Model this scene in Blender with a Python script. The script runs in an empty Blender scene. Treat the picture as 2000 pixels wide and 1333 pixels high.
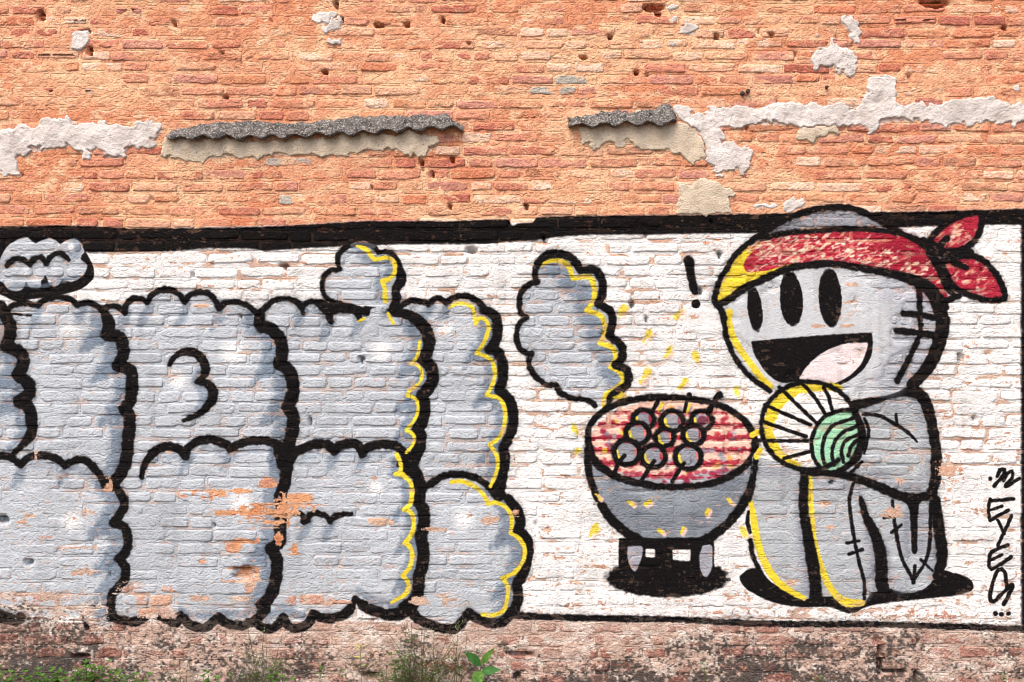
import bpy, math, random
import numpy as np

# ------------------------------------------------------------------ camera, sky, sun, exposure
PPM = 367.0                       # wall drawing units (one unit = one photo pixel on the wall plane) per metre
GROUND_V = 1352.0                 # wall height reading at which the ground meets the wall
ZC = (GROUND_V - 666.5) / PPM     # eye height
scene = bpy.context.scene
LENS = 35.0
DIST = (2000 / PPM) * LENS / 36.0
cam_d = bpy.data.cameras.new('camera'); cam = bpy.data.objects.new('camera', cam_d)
scene.collection.objects.link(cam); scene.camera = cam
cam_d.lens = LENS; cam_d.sensor_width = 36.0; cam_d.clip_end = 2000
cam.location = (0, -DIST, ZC); cam.rotation_euler = (math.radians(90), 0, 0)

SUN_EL, SUN_AZ = math.radians(58), math.radians(-38)   # azimuth: to the left of straight behind the camera
world = bpy.data.worlds.new('World'); scene.world = world; world.use_nodes = True
wn = world.node_tree; wn.nodes.clear()
sky = wn.nodes.new('ShaderNodeTexSky'); sky.sky_type = 'NISHITA'; sky.sun_disc = False
sky.sun_elevation = SUN_EL; sky.sun_rotation = math.pi + SUN_AZ * -1
sky.air_density = 1.0; sky.dust_density = 6.0; sky.ozone_density = 0.6
bg = wn.nodes.new('ShaderNodeBackground'); bg.inputs[1].default_value = 0.15
wo = wn.nodes.new('ShaderNodeOutputWorld')
wn.links.new(sky.outputs[0], bg.inputs[0]); wn.links.new(bg.outputs[0], wo.inputs[0])
sun_d = bpy.data.lights.new('sun', 'SUN'); sun = bpy.data.objects.new('sun', sun_d)
scene.collection.objects.link(sun)
sun_d.energy = 0.85; sun_d.angle = math.radians(50); sun_d.color = (1.0, 0.975, 0.95)
from mathutils import Vector
sdir = Vector((math.sin(SUN_AZ) * math.cos(SUN_EL), -math.cos(SUN_AZ) * math.cos(SUN_EL), math.sin(SUN_EL)))
sun.rotation_euler = (-sdir).to_track_quat('-Z', 'Y').to_euler()
sun.location = sdir * 20
vs = scene.view_settings
vs.view_transform = 'Standard'; vs.look = 'None'; vs.gamma = 1.0; vs.use_curve_mapping = False
vs.exposure = 0.92
scene.cycles.filter_width = 0.9

# ------------------------------------------------------------------ wall drawing canvas
X0, Y0, X1, Y1 = -450, -260, 2450, 1360
W, H = X1 - X0, Y1 - Y0
f32 = np.float32
rng = np.random.default_rng(7)
random.seed(7)

def vnoise(cx, cy, seed, h=H, w=W):
    r = np.random.default_rng(seed)
    g = r.random((int(h / cy) + 3, int(w / cx) + 3), dtype=f32)
    fy = np.arange(h, dtype=f32) / cy; fx = np.arange(w, dtype=f32) / cx
    iy = fy.astype(int); ix = fx.astype(int)
    ty = fy - iy; tx = fx - ix
    ty = (ty * ty * (3 - 2 * ty))[:, None]; tx = (tx * tx * (3 - 2 * tx))[None, :]
    rows = g[iy] * (1 - ty) + g[iy + 1] * ty
    return rows[:, ix] * (1 - tx) + rows[:, ix + 1] * tx

def fbm(cx, cy, octs, seed, gain=0.5):
    out = np.zeros((H, W), f32); a = 1.0; t = 0.0
    for o in range(octs):
        out += a * vnoise(max(cx, 1.3), max(cy, 1.3), seed * 31 + o); t += a
        a *= gain; cx *= 0.5; cy *= 0.5
    return out / t

def sstep(a, b, x):
    t = np.clip((x - a) / (b - a), 0, 1); return t * t * (3 - 2 * t)

def blur(m, r):
    r = int(r)
    if r < 1: return m
    k = 2 * r + 1
    for ax in (0, 1):
        p = np.pad(m, [(r + 1, r) if i == ax else (0, 0) for i in (0, 1)], mode='edge')
        c = np.cumsum(p, axis=ax, dtype=np.float64)
        m = ((c[k:] - c[:-k]) if ax == 0 else (c[:, k:] - c[:, :-k])).astype(f32) / k
    return m

def srgb(r, g, b): return np.array((r, g, b), f32) / 255.0

VV = (np.arange(H, dtype=f32) + Y0)[:, None]; UU = (np.arange(W, dtype=f32) + X0)[None, :]
N_EDGE = fbm(7, 7, 2, 1) - 0.5
N_MID = fbm(40, 26, 4, 2)
N_FINE = fbm(9, 7, 3, 3)
N_LOW = fbm(260, 150, 3, 4)
N_STREAK = fbm(36, 9, 4, 5)
N_SPECK = fbm(4.5, 3.8, 2, 6)
N_BUMP = fbm(18, 14, 4, 8) - 0.5

# ------------------------------------------------------------------ paint tools
COL = np.zeros((H, W, 3), f32); COL[:] = srgb(243, 242, 240)
ALP = np.zeros((H, W), f32)

def parse(s, w=10.0):
    pts = []
    for tok in s.split():
        c = tok.endswith('*'); v = [float(q) for q in tok.rstrip('*').split(',')]
        pts.append((v[0], v[1], v[2] if len(v) > 2 else w, c))
    return pts

def smooth(pts, step=6.0):
    """Catmull-Rom through the points, broken at cusps"""
    runs = []; cur = []
    for p in pts:
        cur.append(p[:3])
        if p[3] and len(cur) > 1: runs.append(cur); cur = [p[:3]]
    if len(cur) > 1: runs.append(cur)
    out = []
    for r in runs:
        a = np.array(r, f32); n = len(a)
        if n == 2: a = np.array([a[0], (a[0] + a[1]) / 2, a[1]]); n = 3
        e = np.vstack([2 * a[0] - a[1], a, 2 * a[-1] - a[-2]])
        for i in range(n - 1):
            p0, p1, p2, p3 = e[i], e[i + 1], e[i + 2], e[i + 3]
            k = max(2, int(np.hypot(*(p2 - p1)[:2]) / step))
            for t in np.linspace(0, 1, k, endpoint=False):
                q = 0.5 * (2 * p1 + (p2 - p0) * t + (2 * p0 - 5 * p1 + 4 * p2 - p3) * t * t + (3 * p1 - p0 - 3 * p2 + p3) * t ** 3)
                q[2] = p1[2] + (p2[2] - p1[2]) * t
                out.append(q)
        out.append(a[-1])
    return np.array(out, f32)

def put(mask, sl, color, alpha=1.0):
    m = (mask * alpha)[..., None]
    COL[sl] = COL[sl] * (1 - m) + np.asarray(color, f32) * m
    ALP[sl] = np.maximum(ALP[sl], np.minimum(1, mask * alpha))

def stroke(s, w, color, soft=2.5, rough=2.6, alpha=1.0, dx=0, dy=0):
    if color is K and soft == 2.5 and w >= 9:
        stroke(s, w, tuple(K), soft=15, rough=14, alpha=.30); rough = 3.8; soft = 3.0
    P = smooth(parse(s, w)); P[:, 0] += dx - X0; P[:, 1] += dy - Y0
    R = P[:, 2].max() / 2 + soft + 4
    xa, xb = int(max(0, P[:, 0].min() - R)), int(min(W, P[:, 0].max() + R + 1))
    ya, yb = int(max(0, P[:, 1].min() - R)), int(min(H, P[:, 1].max() + R + 1))
    if xa >= xb or ya >= yb: return
    F = np.full((yb - ya, xb - xa), 1e3, f32)
    for i in range(len(P) - 1):
        a, b = P[i], P[i + 1]; r = max(a[2], b[2]) / 2 + soft + 4
        x0, x1 = int(max(xa, min(a[0], b[0]) - r)), int(min(xb, max(a[0], b[0]) + r + 1))
        y0, y1 = int(max(ya, min(a[1], b[1]) - r)), int(min(yb, max(a[1], b[1]) + r + 1))
        if x0 >= x1 or y0 >= y1: continue
        gx = np.arange(x0, x1, dtype=f32)[None, :]; gy = np.arange(y0, y1, dtype=f32)[:, None]
        d = b[:2] - a[:2]; L2 = float(d @ d) + 1e-6
        t = np.clip(((gx - a[0]) * d[0] + (gy - a[1]) * d[1]) / L2, 0, 1)
        dist = np.hypot(gx - a[0] - t * d[0], gy - a[1] - t * d[1]) - (a[2] + (b[2] - a[2]) * t) / 2
        v = F[y0 - ya:y1 - ya, x0 - xa:x1 - xa]; np.minimum(v, dist, out=v)
    sl = (slice(ya, yb), slice(xa, xb))
    put(np.clip(0.5 - (F + N_EDGE[sl] * rough) / soft, 0, 1), sl, color, alpha)

def raster(P):
    """even-odd polygon mask in its own box"""
    P = P[:, :2] - np.array((X0, Y0), f32)
    xa, xb = int(max(0, P[:, 0].min() - 6)), int(min(W, P[:, 0].max() + 7))
    ya, yb = int(max(0, P[:, 1].min() - 6)), int(min(H, P[:, 1].max() + 7))
    T = np.zeros((yb - ya, xb - xa + 1), np.int32)
    for a, b in zip(P, np.roll(P, -1, 0)):
        if a[1] > b[1]: a, b = b, a
        r0, r1 = int(math.ceil(max(a[1], ya))), int(math.ceil(min(b[1], yb)))
        if r1 <= r0: continue
        rows = np.arange(r0, r1); xs = a[0] + (rows - a[1]) / (b[1] - a[1]) * (b[0] - a[0])
        np.add.at(T, (rows - ya, np.clip(np.ceil(xs).astype(int) - xa, 0, xb - xa)), 1)
    return (np.cumsum(T, 1)[:, :-1] & 1).astype(f32), (slice(ya, yb), slice(xa, xb))

def fill(s, color, soft=1, alpha=1.0, curve=True, rough=1.0):
    pts = parse(s) if isinstance(s, str) else s
    P = smooth(pts + [pts[0]]) if curve else np.array([p[:2] for p in pts], f32)
    m, sl = raster(P)
    if soft:
        m = blur(m, soft + 1); m = np.clip(0.5 + (m - 0.5 + N_EDGE[sl] * 0.35 * rough) * 1.8, 0, 1)
    put(m, sl, color, alpha)

def ell(cx, cy, rx, ry, color, rot=0, soft=2.0, alpha=1.0, glow=False, rough=2.5):
    R = max(rx, ry) + 6
    xa, xb = int(max(0, cx - X0 - R)), int(min(W, cx - X0 + R)); ya, yb = int(max(0, cy - Y0 - R)), int(min(H, cy - Y0 + R))
    gx = np.arange(xa, xb, dtype=f32)[None, :] + X0 - cx; gy = np.arange(ya, yb, dtype=f32)[:, None] + Y0 - cy
    c, s = math.cos(math.radians(rot)), math.sin(math.radians(rot))
    px, py = gx * c + gy * s, -gx * s + gy * c
    d = np.sqrt((px / rx) ** 2 + (py / ry) ** 2); sl = (slice(ya, yb), slice(xa, xb))
    if glow: m = sstep(1.0, 0.1, d)
    else: m = np.clip(0.5 - ((d - 1) * min(rx, ry) + N_EDGE[sl] * rough) / soft, 0, 1)
    put(m, sl, color, alpha)

# ------------------------------------------------------------------ the mural, drawn on the wall plane
K = srgb(13, 12, 14); WHT = srgb(243, 242, 240); GRY = srgb(193, 200, 207); SHD = srgb(120, 135, 152)
YEL = srgb(241, 214, 62); RED = srgb(178, 44, 64); GRN = srgb(166, 222, 184); BWL = srgb(150, 159, 167)
# white ground
fill('-460,452 0,452 600,440 1000,436 1500,425 2004,420 2004,1222 1500,1216 1015,1206 820,1214 400,1216 -460,1216', WHT, curve=False)
# grey ground of the two rows of cloud letters
fill('-460,606 0,612 43,592 113,581 172,590 228,598 262,582 325,566 392,571 460,590 505,614 556,586 620,590 700,606 740,594 778,609 810,588 854,584 '
     '900,580 937,592 970,630 972,652 958,684 982,715 978,763 1000,800 1000,838 984,878 984,911 978,950 1000,980 1014,1010 1012,1038 1030,1065 1030,1097 '
     '1012,1140 1008,1185 986,1212 930,1208 894,1222 846,1216 790,1188 740,1195 695,1175 650,1204 600,1212 553,1210 515,1226 475,1218 427,1208 400,1222 '
     '352,1206 310,1204 270,1208 219,1200 0,1208 -460,1205', GRY, curve=False)
fill('3,501 19,477 51,463 63,474 90,466 113,474 127,471 150,470 163,500 172,517 166,540 140,556 60,566 30,572 0,560', GRY)
# blue-grey shading inside the right hand edges
RIGHT = ['2,600 18,632 20,650 12,676* 40,690 45,712 34,733* 54,748 57,768 38,785* 58,800 62,838,22 52,860,18 26,886,9',
         '200,606,14 213,632 208,655* 234,660 241,690 230,714* 254,724 258,750 254,782 243,798* 253,815 252,840 247,895 238,922 219,948',
         '506,615,20 509,636 530,644 548,665 551,690 546,712* 564,724 572,748 571,775 562,796* 572,810 572,835 562,880 560,897',
         '770,612,16 800,616,20 826,636 837,660 836,682 826,704* 841,716 845,736 841,752 824,774* 829,793 826,820 816,840* 821,852 819,872 812,890 796,918',
         '946,606,17 968,620 972,652 964,674 956,682* 972,688 982,712 982,740 975,763* 995,781 1002,808 1000,838 990,862 983,876* 986,890 985,911 978,950',
         '221,946,15 240,973 240,995 222,1022* 243,1030 250,1052 246,1079 232,1092* 244,1106 246,1122 238,1141 222,1157 217,1178 219,1207',
         '558,895,26 560,915 555,945 548,968 549,1000 547,1040 546,1058 530,1073* 541,1094 540,1122 532,1157 512,1182',
         '800,911,24 816,933 821,960 818,983* 827,997 828,1020 822,1050* 827,1075 826,1100 818,1124* 817,1150 810,1172 790,1187',
         '994,976,20 1013,1003 1016,1025 1010,1038* 1027,1050 1032,1075 1028,1099 1020,1125 1010,1141* 1012,1160 1008,1185 986,1212']
RW = [25, 24, 25, 24, 20, 18, 24, 24, 20]
for s, w in zip(RIGHT, RW):
    stroke(s, 36, SHD, soft=11, rough=14, alpha=0.8, dx=-18, dy=2)
    for p in parse(s):
        if p[3]:                                  # a shaded lick running down-left from every cusp
            x, y = p[0] - 14, p[1] + 4
            stroke(f'{x+4},{y},26 {x-18},{y+12},26 {x-34},{y+26},12', 20, SHD, soft=8, rough=11, alpha=0.8)
for x, y in ((243, 614), (287, 600), (360, 600), (428, 608), (588, 604), (640, 628), (701, 622), (835, 598), (872, 598), (40, 915), (127, 912), (365, 890),
             (449, 880), (653, 884), (708, 888), (600, 1018), (645, 1022), (160, 602), (73, 604), (745, 500)):
    stroke(f'{x+4},{y},18 {x-4},{y+18},20 {x-14},{y+36},10', 14, SHD, soft=7, rough=10, alpha=0.6)
for s in ('277,934,8 290,905 324,890 351,892 363,900 391,880 418,878 445,890 480,880 520,880 548,900', '590,895 640,885 684,884 743,886 775,895',
          '60,908 108,912 150,915 180,935', '590,608 625,612 640,625'):
    stroke(s, 14, SHD, soft=9, rough=8, alpha=0.4)
stroke('402,720,10 398,745,16 412,772,20 404,800,16 380,812,8', 16, SHD, soft=7, alpha=.7, dx=-14)
stroke('352,1200 375,1210 410,1208 440,1206 480,1206 505,1190', 12, SHD, soft=6, alpha=.7, dy=-8)
stroke('700,1160 730,1178 765,1184', 14, SHD, soft=6, alpha=.6, dy=-6)
stroke('520,1205 556,1190 590,1206', 16, SHD, soft=6, alpha=.7)
for x, y, r in ((135, 648, 34), (347, 742, 26), (456, 690, 38), (745, 686, 34), (733, 952, 22), (906, 1014, 32), (135, 482, 15), (470, 985, 34), (140, 1020, 30), (868, 640, 24)):
    ell(x, y, r, r, srgb(250, 250, 250), glow=True, alpha=.95)
# small cloud under the band, top left
fill('-30,560 0,575 20,585 40,590 60,585 85,582 115,577 140,571 165,561 181,545 183,525 176,508 168,494 162,470 120,462 60,458 0,480 -30,490', K)
fill('3,505 8,490 19,477 36,467 51,463 63,472 69,477* 81,470 95,465 110,470 117,479* 127,471 146,467 161,482 159,501 157,507* 169,517 166,533 151,547 135,551 120,546* '
     '113,558 100,558 94,550 89,536* 81,550 78,563 59,562 51,550* 46,563 32,570 13,563 4,551 -30,545 -30,510', GRY)
ell(146, 485, 16, 20, SHD, alpha=.6, soft=6); ell(139, 483, 11, 13, srgb(250, 250, 250), glow=True)
stroke('150,540,8 120,548,9 100,556 80,560 50,558 20,562', 9, SHD, soft=5, alpha=.6)
stroke('13,520,8 25,508 45,506 58,518* 65,507 80,502 90,515* 100,500 112,495 125,498 134,508,7', 9.5, K)
# tops of the letters, thinner lines
for s, w in (('8,618,8 14,606 28,596 45,592 73,598* 88,586 113,581 138,586 151,597* 172,592 195,602 204,612', 11),
             ('200,603 215,599 228,599 243,612* 246,596 262,583 280,586 287,592* 300,574 325,566,14 348,574 360,590* 372,576 392,571,13 414,578 428,602* 440,592 460,590 485,598 505,616', 11.5),
             ('505,612 532,590 556,584 580,590 588,600* 602,591 622,590 640,596', 11),
             ('713,607,14 730,593 750,592 772,612', 14),
             ('778,609,9 789,594 810,587 836,594* 854,583 871,592* 891,580 913,579 937,592 948,608', 12),
             ('-40,890 0,891 19,893 40,908* 60,892 81,890 108,895 127,909* 151,898 173,903 192,925 204,948', 14.5),
             ('277,932,9 281,911,12 297,887 324,872 351,879 363,891* 367,876 391,861 418,860 445,871 449,877* 470,866 513,861 540,868 553,882 560,898', 17),
             ('565,905 576,885 592,876 613,868 640,869 653,882* 660,872 684,866 700,871 708,886* 716,876 743,868 770,871 792,888 802,912', 18),
             ('829,954,10 843,944 867,930 900,927 932,935 956,952 972,970,20', 14)):
    stroke(s, w, K)
for s, w in zip(RIGHT, RW): stroke(s, w, K)
stroke('588,600 592,612', 9, K); stroke('622,594,14 640,603,26 664,601,22 700,606,18 716,610,14', 18, K); stroke('641,606,18 646,628,12', 14, K); stroke('700,612,16 702,626,8', 12, K)
stroke('14,612 60,617', 4, K); stroke('788,905,26 812,895,16', 20, K); stroke('545,880,22 556,905,32', 26, K); stroke('968,952,30 976,968,24', 26, K); stroke('205,940,18 222,950,18', 18, K)
stroke('331,713,8 343,695,11 367,687,15 389,695,18 400,714,19 400,731,17 384,747,9* 405,750,18 416,768,20 413,783,18 400,800,14 378,814,11 359,822,9', 15, K)
stroke('574,1003,8 590,1005,11 594,1018,15 600,1016,13* 606,1006,12 619,1002,12 638,1010,11 645,1019,11* 657,1007,13 686,1004,9', 12, K)
for s, w in (('-30,1190 0,1205 9,1208', 26), ('16,1206 30,1214 40,1206', 22), ('166,1218 170,1226', 10), ('219,1205 235,1212 270,1214 292,1196* 318,1206 345,1218 352,1204* 375,1222 400,1226 416,1216 427,1206* 446,1220 475,1222 500,1210 520,1190', 19),
             ('500,1216 518,1229 540,1224 553,1206* 562,1222 582,1228 604,1216 612,1200* 630,1208 660,1206 682,1192 694,1168,10* 710,1184,20 730,1193 760,1199 800,1190 812,1176', 19),
             ('740,1196 765,1204 790,1198 800,1186* 815,1208 846,1222 873,1229 894,1225 916,1199* 930,1208 959,1218 986,1213 1006,1190', 20)):
    stroke(s, w, K)
# cloudlet over the fourth letter
fill('667,590 640,585 630,566 632,541 648,528 663,527* 659,504 670,487 689,478 708,475 729,482 738,493* 759,493 773,506 780,525 784,547 772,563* 773,582 768,604', GRY)
stroke('700,484 722,505 756,512 764,530 745,550 742,580', 22, SHD, soft=9, rough=8, alpha=.8)
stroke('667,594,12 640,585 630,566 632,541 648,528 663,527* 659,504 670,487 689,478 708,475 729,482 738,493* 759,493,10 773,506,13 779,525,18 784,547,20 772,563,16* 774,582,18 768,606,20', 10, K)
stroke('697,480,5 713,486 724,498 730,507* 759,504,8 770,514 771,531 762,544 746,550* 751,563 753,588,11', 9, YEL)
# big cloudlet
CL = '1052,514 1063,501 1087,496 1111,501 1127,517 1133,528* 1162,528 1176,550 1176,579 1168,593* 1192,609 1196,633 1190,656* 1214,676 1214,701 1203,713* 1225,725 1226,749 1211,763 1195,774 1188,793'
CR = '1050,516,13 1046,530 1046,544 1050,551* 1030,558 1017,574 1014,598 1019,614 1030,621* 1014,633 1009,655 1014,679 1027,690 1038,691* 1033,706 1038,725 1052,741 1068,752 1087,752* 1092,765 1111,776 1133,780 1150,783 1163,793'
a, b = parse(CL), parse(CR)
fill(a + b[::-1], GRY)
stroke('1070,525 1100,530 1112,560 1146,575 1140,605 1165,640 1160,670 1190,700 1185,720 1205,745', 34, SHD, soft=13, rough=14, alpha=.8)
stroke('1057,519,6 1071,510 1092,509 1111,521 1119,544* 1149,541 1160,558 1160,585 1146,607* 1173,617 1181,636 1181,655 1172,671* 1195,679 1203,698 1193,717* 1211,728 1218,744 1203,760 1184,771 1180,793,11', 10, YEL)
stroke(CL.replace('1188,793', '1188,793,8').replace('1052,514', '1052,514,13'), 16, K); stroke(CR, 11, K)
stroke('820,668 815,696 803,710* 818,715 825,731 818,750 800,763 795,773* 811,779 817,797 810,820 793,841* 808,849 808,865 794,884', 6.5, YEL)
stroke('758,613 768,632', 7, YEL); stroke('700,628 712,622', 5, YEL)
stroke('878,602,5 889,594 910,594 924,604 929,632* 937,621 951,628 954,644 946,668 931,690* 959,703 966,728 963,749 951,772* 975,779 986,800 985,830 975,855 956,869* 970,890 971,917 958,950', 8, YEL)
stroke('775,888 783,908 781,923 773,926* 786,927 802,944 805,968 800,987 788,996* 802,1000 808,1019 805,1041 791,1061* 800,1068 805,1084 800,1108 787,1125* 798,1141 792,1160 765,1177,6', 9, YEL)
stroke('881,942,8 905,941 932,954 948,973 954,985* 967,981 989,992 1000,1014 997,1042* 1010,1049 1024,1068 1024,1089 1010,1114 981,1131* 991,1144 991,1171 983,1193 964,1202 943,1201', 8.5, YEL)
# black band, frame lines
fill('-460,448 0,443 130,440 270,446 400,446 520,443 620,437 700,432 900,431 990,427 997,432 1000,443 1012,437 1042,434 1046,424 1100,422 1300,420 1440,418 1560,416 1850,412 2012,407 2012,440 '
     '1900,439 1780,444 1470,456 1350,457 1250,459 1150,459 1100,462 1040,470 960,476 900,478 770,478 680,481 600,485 520,491 480,485 400,486 330,491 260,493 175,494 100,470 60,470 0,505 -460,500', K, curve=False, soft=2)
stroke('3,505 8,490 19,477 36,467 51,463 63,472', 3, K)
fill('0,507 8,490 19,477 36,467 51,463 63,472 69,477* 81,470 95,465 110,470 117,479* 127,471 146,467 161,482 155,500 60,500', GRY)
ell(146, 485, 15, 18, SHD, alpha=.6, soft=6); ell(139, 483, 11, 13, srgb(250, 250, 250), glow=True)
stroke('13,520,8 25,508 45,506 58,518* 65,507 80,502 90,515* 100,500 112,495 125,498 134,508,7', 9.5, K)
stroke('689,479 708,475 729,482', 9, srgb(90, 92, 98), alpha=.8); stroke('697,481,5 713,486', 8, YEL)
fill('1994,420 2018,418 2018,1240 1995,1238', K, curve=False, soft=3)
stroke('1005,1203 1080,1206 1200,1209 1300,1210 1400,1215 1500,1219 1700,1220 1850,1224 2000,1229', 13, K, rough=4)
# exclamation mark
stroke('1345,509,19 1350,540,17 1357,571,13', 16, K); ell(1359, 594, 8.5, 8.5, K)
# sparks
PNK = srgb(243, 190, 165)
for x, y, r, l in ((1215, 609, 60, 12), (1327, 612, -125, 13), (1262, 660, 55, 14), (1304, 690, 60, 12), (1360, 701, 115, 11), (1257, 736, 55, 18), (1332, 752, 55, 11), (1208, 776, 20, 10), (1441, 770, 110, 10),
                   (1126, 842, 125, 9), (1129, 884, 100, 5), (1159, 1038, 55, 12), (1350, 612, -125, 0), (1300, 640, 60, 0), (1455, 1042, 120, 12)):
    if not l: continue
    c, s = math.cos(math.radians(r)) * l, -math.sin(math.radians(r)) * l
    c *= .72; s *= .72
    stroke(f'{x-c+6},{y-s+4} {x+c+6},{y+s+4}', 8, PNK, soft=5, alpha=.6, rough=8); stroke(f'{x-c},{y-s},5 {x+c},{y+s},13', 10, YEL, soft=4, rough=10, alpha=.85)
# grill bowl
def arc(cx, cy, rx, ry, a0, a1, n=26): return [(cx + rx * math.cos(t), cy + ry * math.sin(t)) for t in np.linspace(math.radians(a0), math.radians(a1), n)]
def tok(pts): return ' '.join(f'{x:.1f},{y:.1f}' for x, y in pts)
fill(tok(arc(1312, 890, 162, 172, -3, 183)), BWL)
stroke(tok(arc(1312, 884, 128, 148, 20, 75)), 46, srgb(112, 119, 131), soft=30, alpha=.6); stroke(tok(arc(1312, 884, 128, 148, 100, 165)), 40, srgb(112, 119, 131), soft=30, alpha=.5)
ell(1312, 866, 161, 85, srgb(246, 200, 180))
fill('1170,915 1220,938 1311,951 1400,940 1450,915 1400,918 1311,932 1220,925', srgb(168, 172, 182), alpha=.9)
for i, y in enumerate((806, 829, 854, 879, 903, 931)):
    hw = 158 * math.sqrt(max(0, 1 - ((y - 866) / 84) ** 2))
    stroke(f'{1312-hw},{y+2} {1260},{y-1} {1350},{y+2} {1312+hw},{y}', 10 if i not in (0, 5) else 6, RED, soft=3, rough=9, alpha=.92)
rr = random.Random(3)
for i in range(85):
    a_, q = rr.uniform(0, 6.283), math.sqrt(rr.random())
    x, y = 1312 + 146 * q * math.cos(a_), 868 + 74 * q * math.sin(a_)
    c = rr.choice([srgb(165, 168, 178), srgb(140, 145, 155), srgb(120, 124, 134), RED, srgb(205, 60, 70), RED, srgb(150, 28, 60), YEL, srgb(240, 165, 90), srgb(250, 225, 215)])
    ell(x, y, rr.uniform(3, 9), rr.uniform(3, 6), c, rot=rr.uniform(0, 180), soft=4, alpha=.85)
for x in range(1180, 1450, 14): ell(x, 930 + rr.uniform(-3, 6) - abs(x - 1312) * 0.10, 6, 5, srgb(180, 50, 75), soft=3, alpha=.7)
stroke('1290,775 1282,790 1273,806', 8, K); stroke('1346,772,11 1341,785,8 1337,804,7', 8, K); stroke('1405,772,14 1396,783,11 1384,804,10 1372,822,8', 10, K)
stroke('1294,788 1286,803', 5, YEL); stroke('1347,790 1342,806', 5, YEL)
for x, y, r in ((1257, 820, 20), (1313, 823, 21), (1370, 822, 20), (1245, 847, 22), (1298, 855, 18), (1354, 850, 20), (1224, 884, 25), (1276, 892, 23), (1344, 893, 25)):
    ell(x, y, r + 6, r + 4, K, soft=4, rough=4); ell(x, y, r - 5, r - 6, srgb(148, 151, 160))
    stroke(f'{x-r+7},{y-4} {x-r+9},{y+7} {x-r+15},{y+12}', 4.5, YEL); stroke(f'{x+r-8},{y-7} {x+r-7},{y+4}', 4, rr.choice([YEL, RED, srgb(230, 120, 110)]))
    stroke(f'{x-4},{y-r+7} {x+6},{y-r+7}', 3, RED, alpha=.6)
ell(1372, 822, 10, 9, srgb(110, 40, 60), alpha=.8)
for s in ('1219,890 1207,908 1199,928', '1278,900 1266,918 1252,940', '1336,905 1326,920 1313,940'): stroke(s, 8, K)
stroke('1149,866 1151,835 1172,808 1210,788 1262,778 1312,777 1362,781 1412,795 1450,818 1472,848 1475,872', 13, K)
stroke('1149,862,14 1156,892,16 1180,918,15 1230,940,14 1311,952,13 1390,944,13 1440,922,14 1470,893,14 1475,868,13', 14, K)
stroke(tok(arc(1312, 890, 164, 178, 152, 184)), 14, K); stroke(tok(arc(1312, 890, 164, 178, -5, 30)), 14, K); stroke(tok(arc(1312, 890, 164, 179, 25, 147)), 18, K)
ell(1303, 1129, 119, 38, K, soft=4, rough=5)
fill('1209,1052 1395,1050 1394,1115 1209,1115', K, curve=False)
fill('1261,1073 1280,1072 1279,1090 1260,1088', WHT, curve=False); fill('1313,1074 1349,1073 1349,1097 1314,1094', WHT, curve=False)
LEG = srgb(165, 168, 178)
fill('1226,1068 1255,1068 1253,1090 1240,1118 1229,1100 1225,1085', LEG); fill('1372,1066 1390,1066 1391,1105 1385,1122 1377,1127 1368,1115 1366,1085', LEG)
for x, y, r in ((1168, 970, 130), (1265, 983, 35), (1425, 979, 140), (1381, 1001, 70), (1332, 1036, 65), (1290, 1038, 140), (1232, 983, 140)):
    c, s = math.cos(math.radians(r)) * 5, -math.sin(math.radians(r)) * 5
    stroke(f'{x-c+4},{y-s+3} {x+c+4},{y+s+3}', 9, srgb(246, 205, 190), soft=3); stroke(f'{x-c},{y-s} {x+c},{y+s}', 6, YEL, soft=3, rough=5)
# figure: body
BOD = srgb(180, 186, 190)
fill('1470,890 1560,900 1640,800 1690,790 1760,765 1800,775 1820,832 1828,930 1820,985 1836,1060 1832,1115 1800,1150 1650,1185 1560,1175 1500,1120 1470,1040', BOD)
fill('1445,1125 1464,1111 1484,1114 1510,1140 1560,1160 1640,1165 1740,1150 1835,1117 1861,1119 1891,1129 1902,1144 1895,1155 1861,1164 1805,1170 1730,1178 1692,1186 1662,1199 1617,1186 1561,1186 1505,1175 1460,1152 1445,1134', K)
LG = srgb(180, 186, 191)
fill('1475,960 1486,1050 1505,1105 1535,1146 1572,1170 1584,1160 1580,1100 1566,1000 1562,925 1480,905', LG)
fill('1578,928 1584,1010 1598,1090 1622,1148 1655,1178 1683,1180 1702,1155 1710,1100 1703,1040 1688,990 1694,948', LG)
fill('1694,955 1690,980 1716,1025 1731,1085 1736,1142 1760,1157 1786,1157 1812,1146 1829,1115 1832,1060 1822,985 1780,976 1740,962', LG)
for s in ('1560,960 1566,1060 1576,1150', '1696,1040 1704,1100 1692,1160', '1726,1075 1734,1130 1760,1150', '1822,1000 1826,1060 1816,1120', '1770,1010 1768,1080', '1800,1010 1798,1070'):
    stroke(s, 20, srgb(145, 150, 162), soft=14, alpha=.6)
for s in ('1690,800 1740,790 1790,790 1805,830', '1810,860 1812,920 1790,950', '1700,920 1750,945 1790,955', '1480,920 1540,925', '1600,940 1680,960'):
    stroke(s, 22, srgb(150, 154, 164), soft=14, alpha=.5)
stroke('1467,982,9 1473,1020 1479,1057 1497,1106 1527,1144 1570,1169,10', 14, YEL); stroke('1582,928,9 1584,1001 1591,1065 1610,1125 1632,1162 1655,1178,18 1684,1178,12', 13, YEL)
stroke('1462,1000,6 1460,1020 1465,1040', 8, K); stroke('1466,1056 1471,1087 1488,1124', 9, K)
stroke('1478,870 1473,930 1464,975', 10, K)
stroke('1571,922,16 1569,982,18 1576,1039,20 1586,1095,24 1592,1132,22 1594,1170,24', 20, K)
stroke('1681,973,10 1689,1005,14 1707,1039,20 1719,1080,24 1722,1132,24 1727,1164,26', 18, K)
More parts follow.
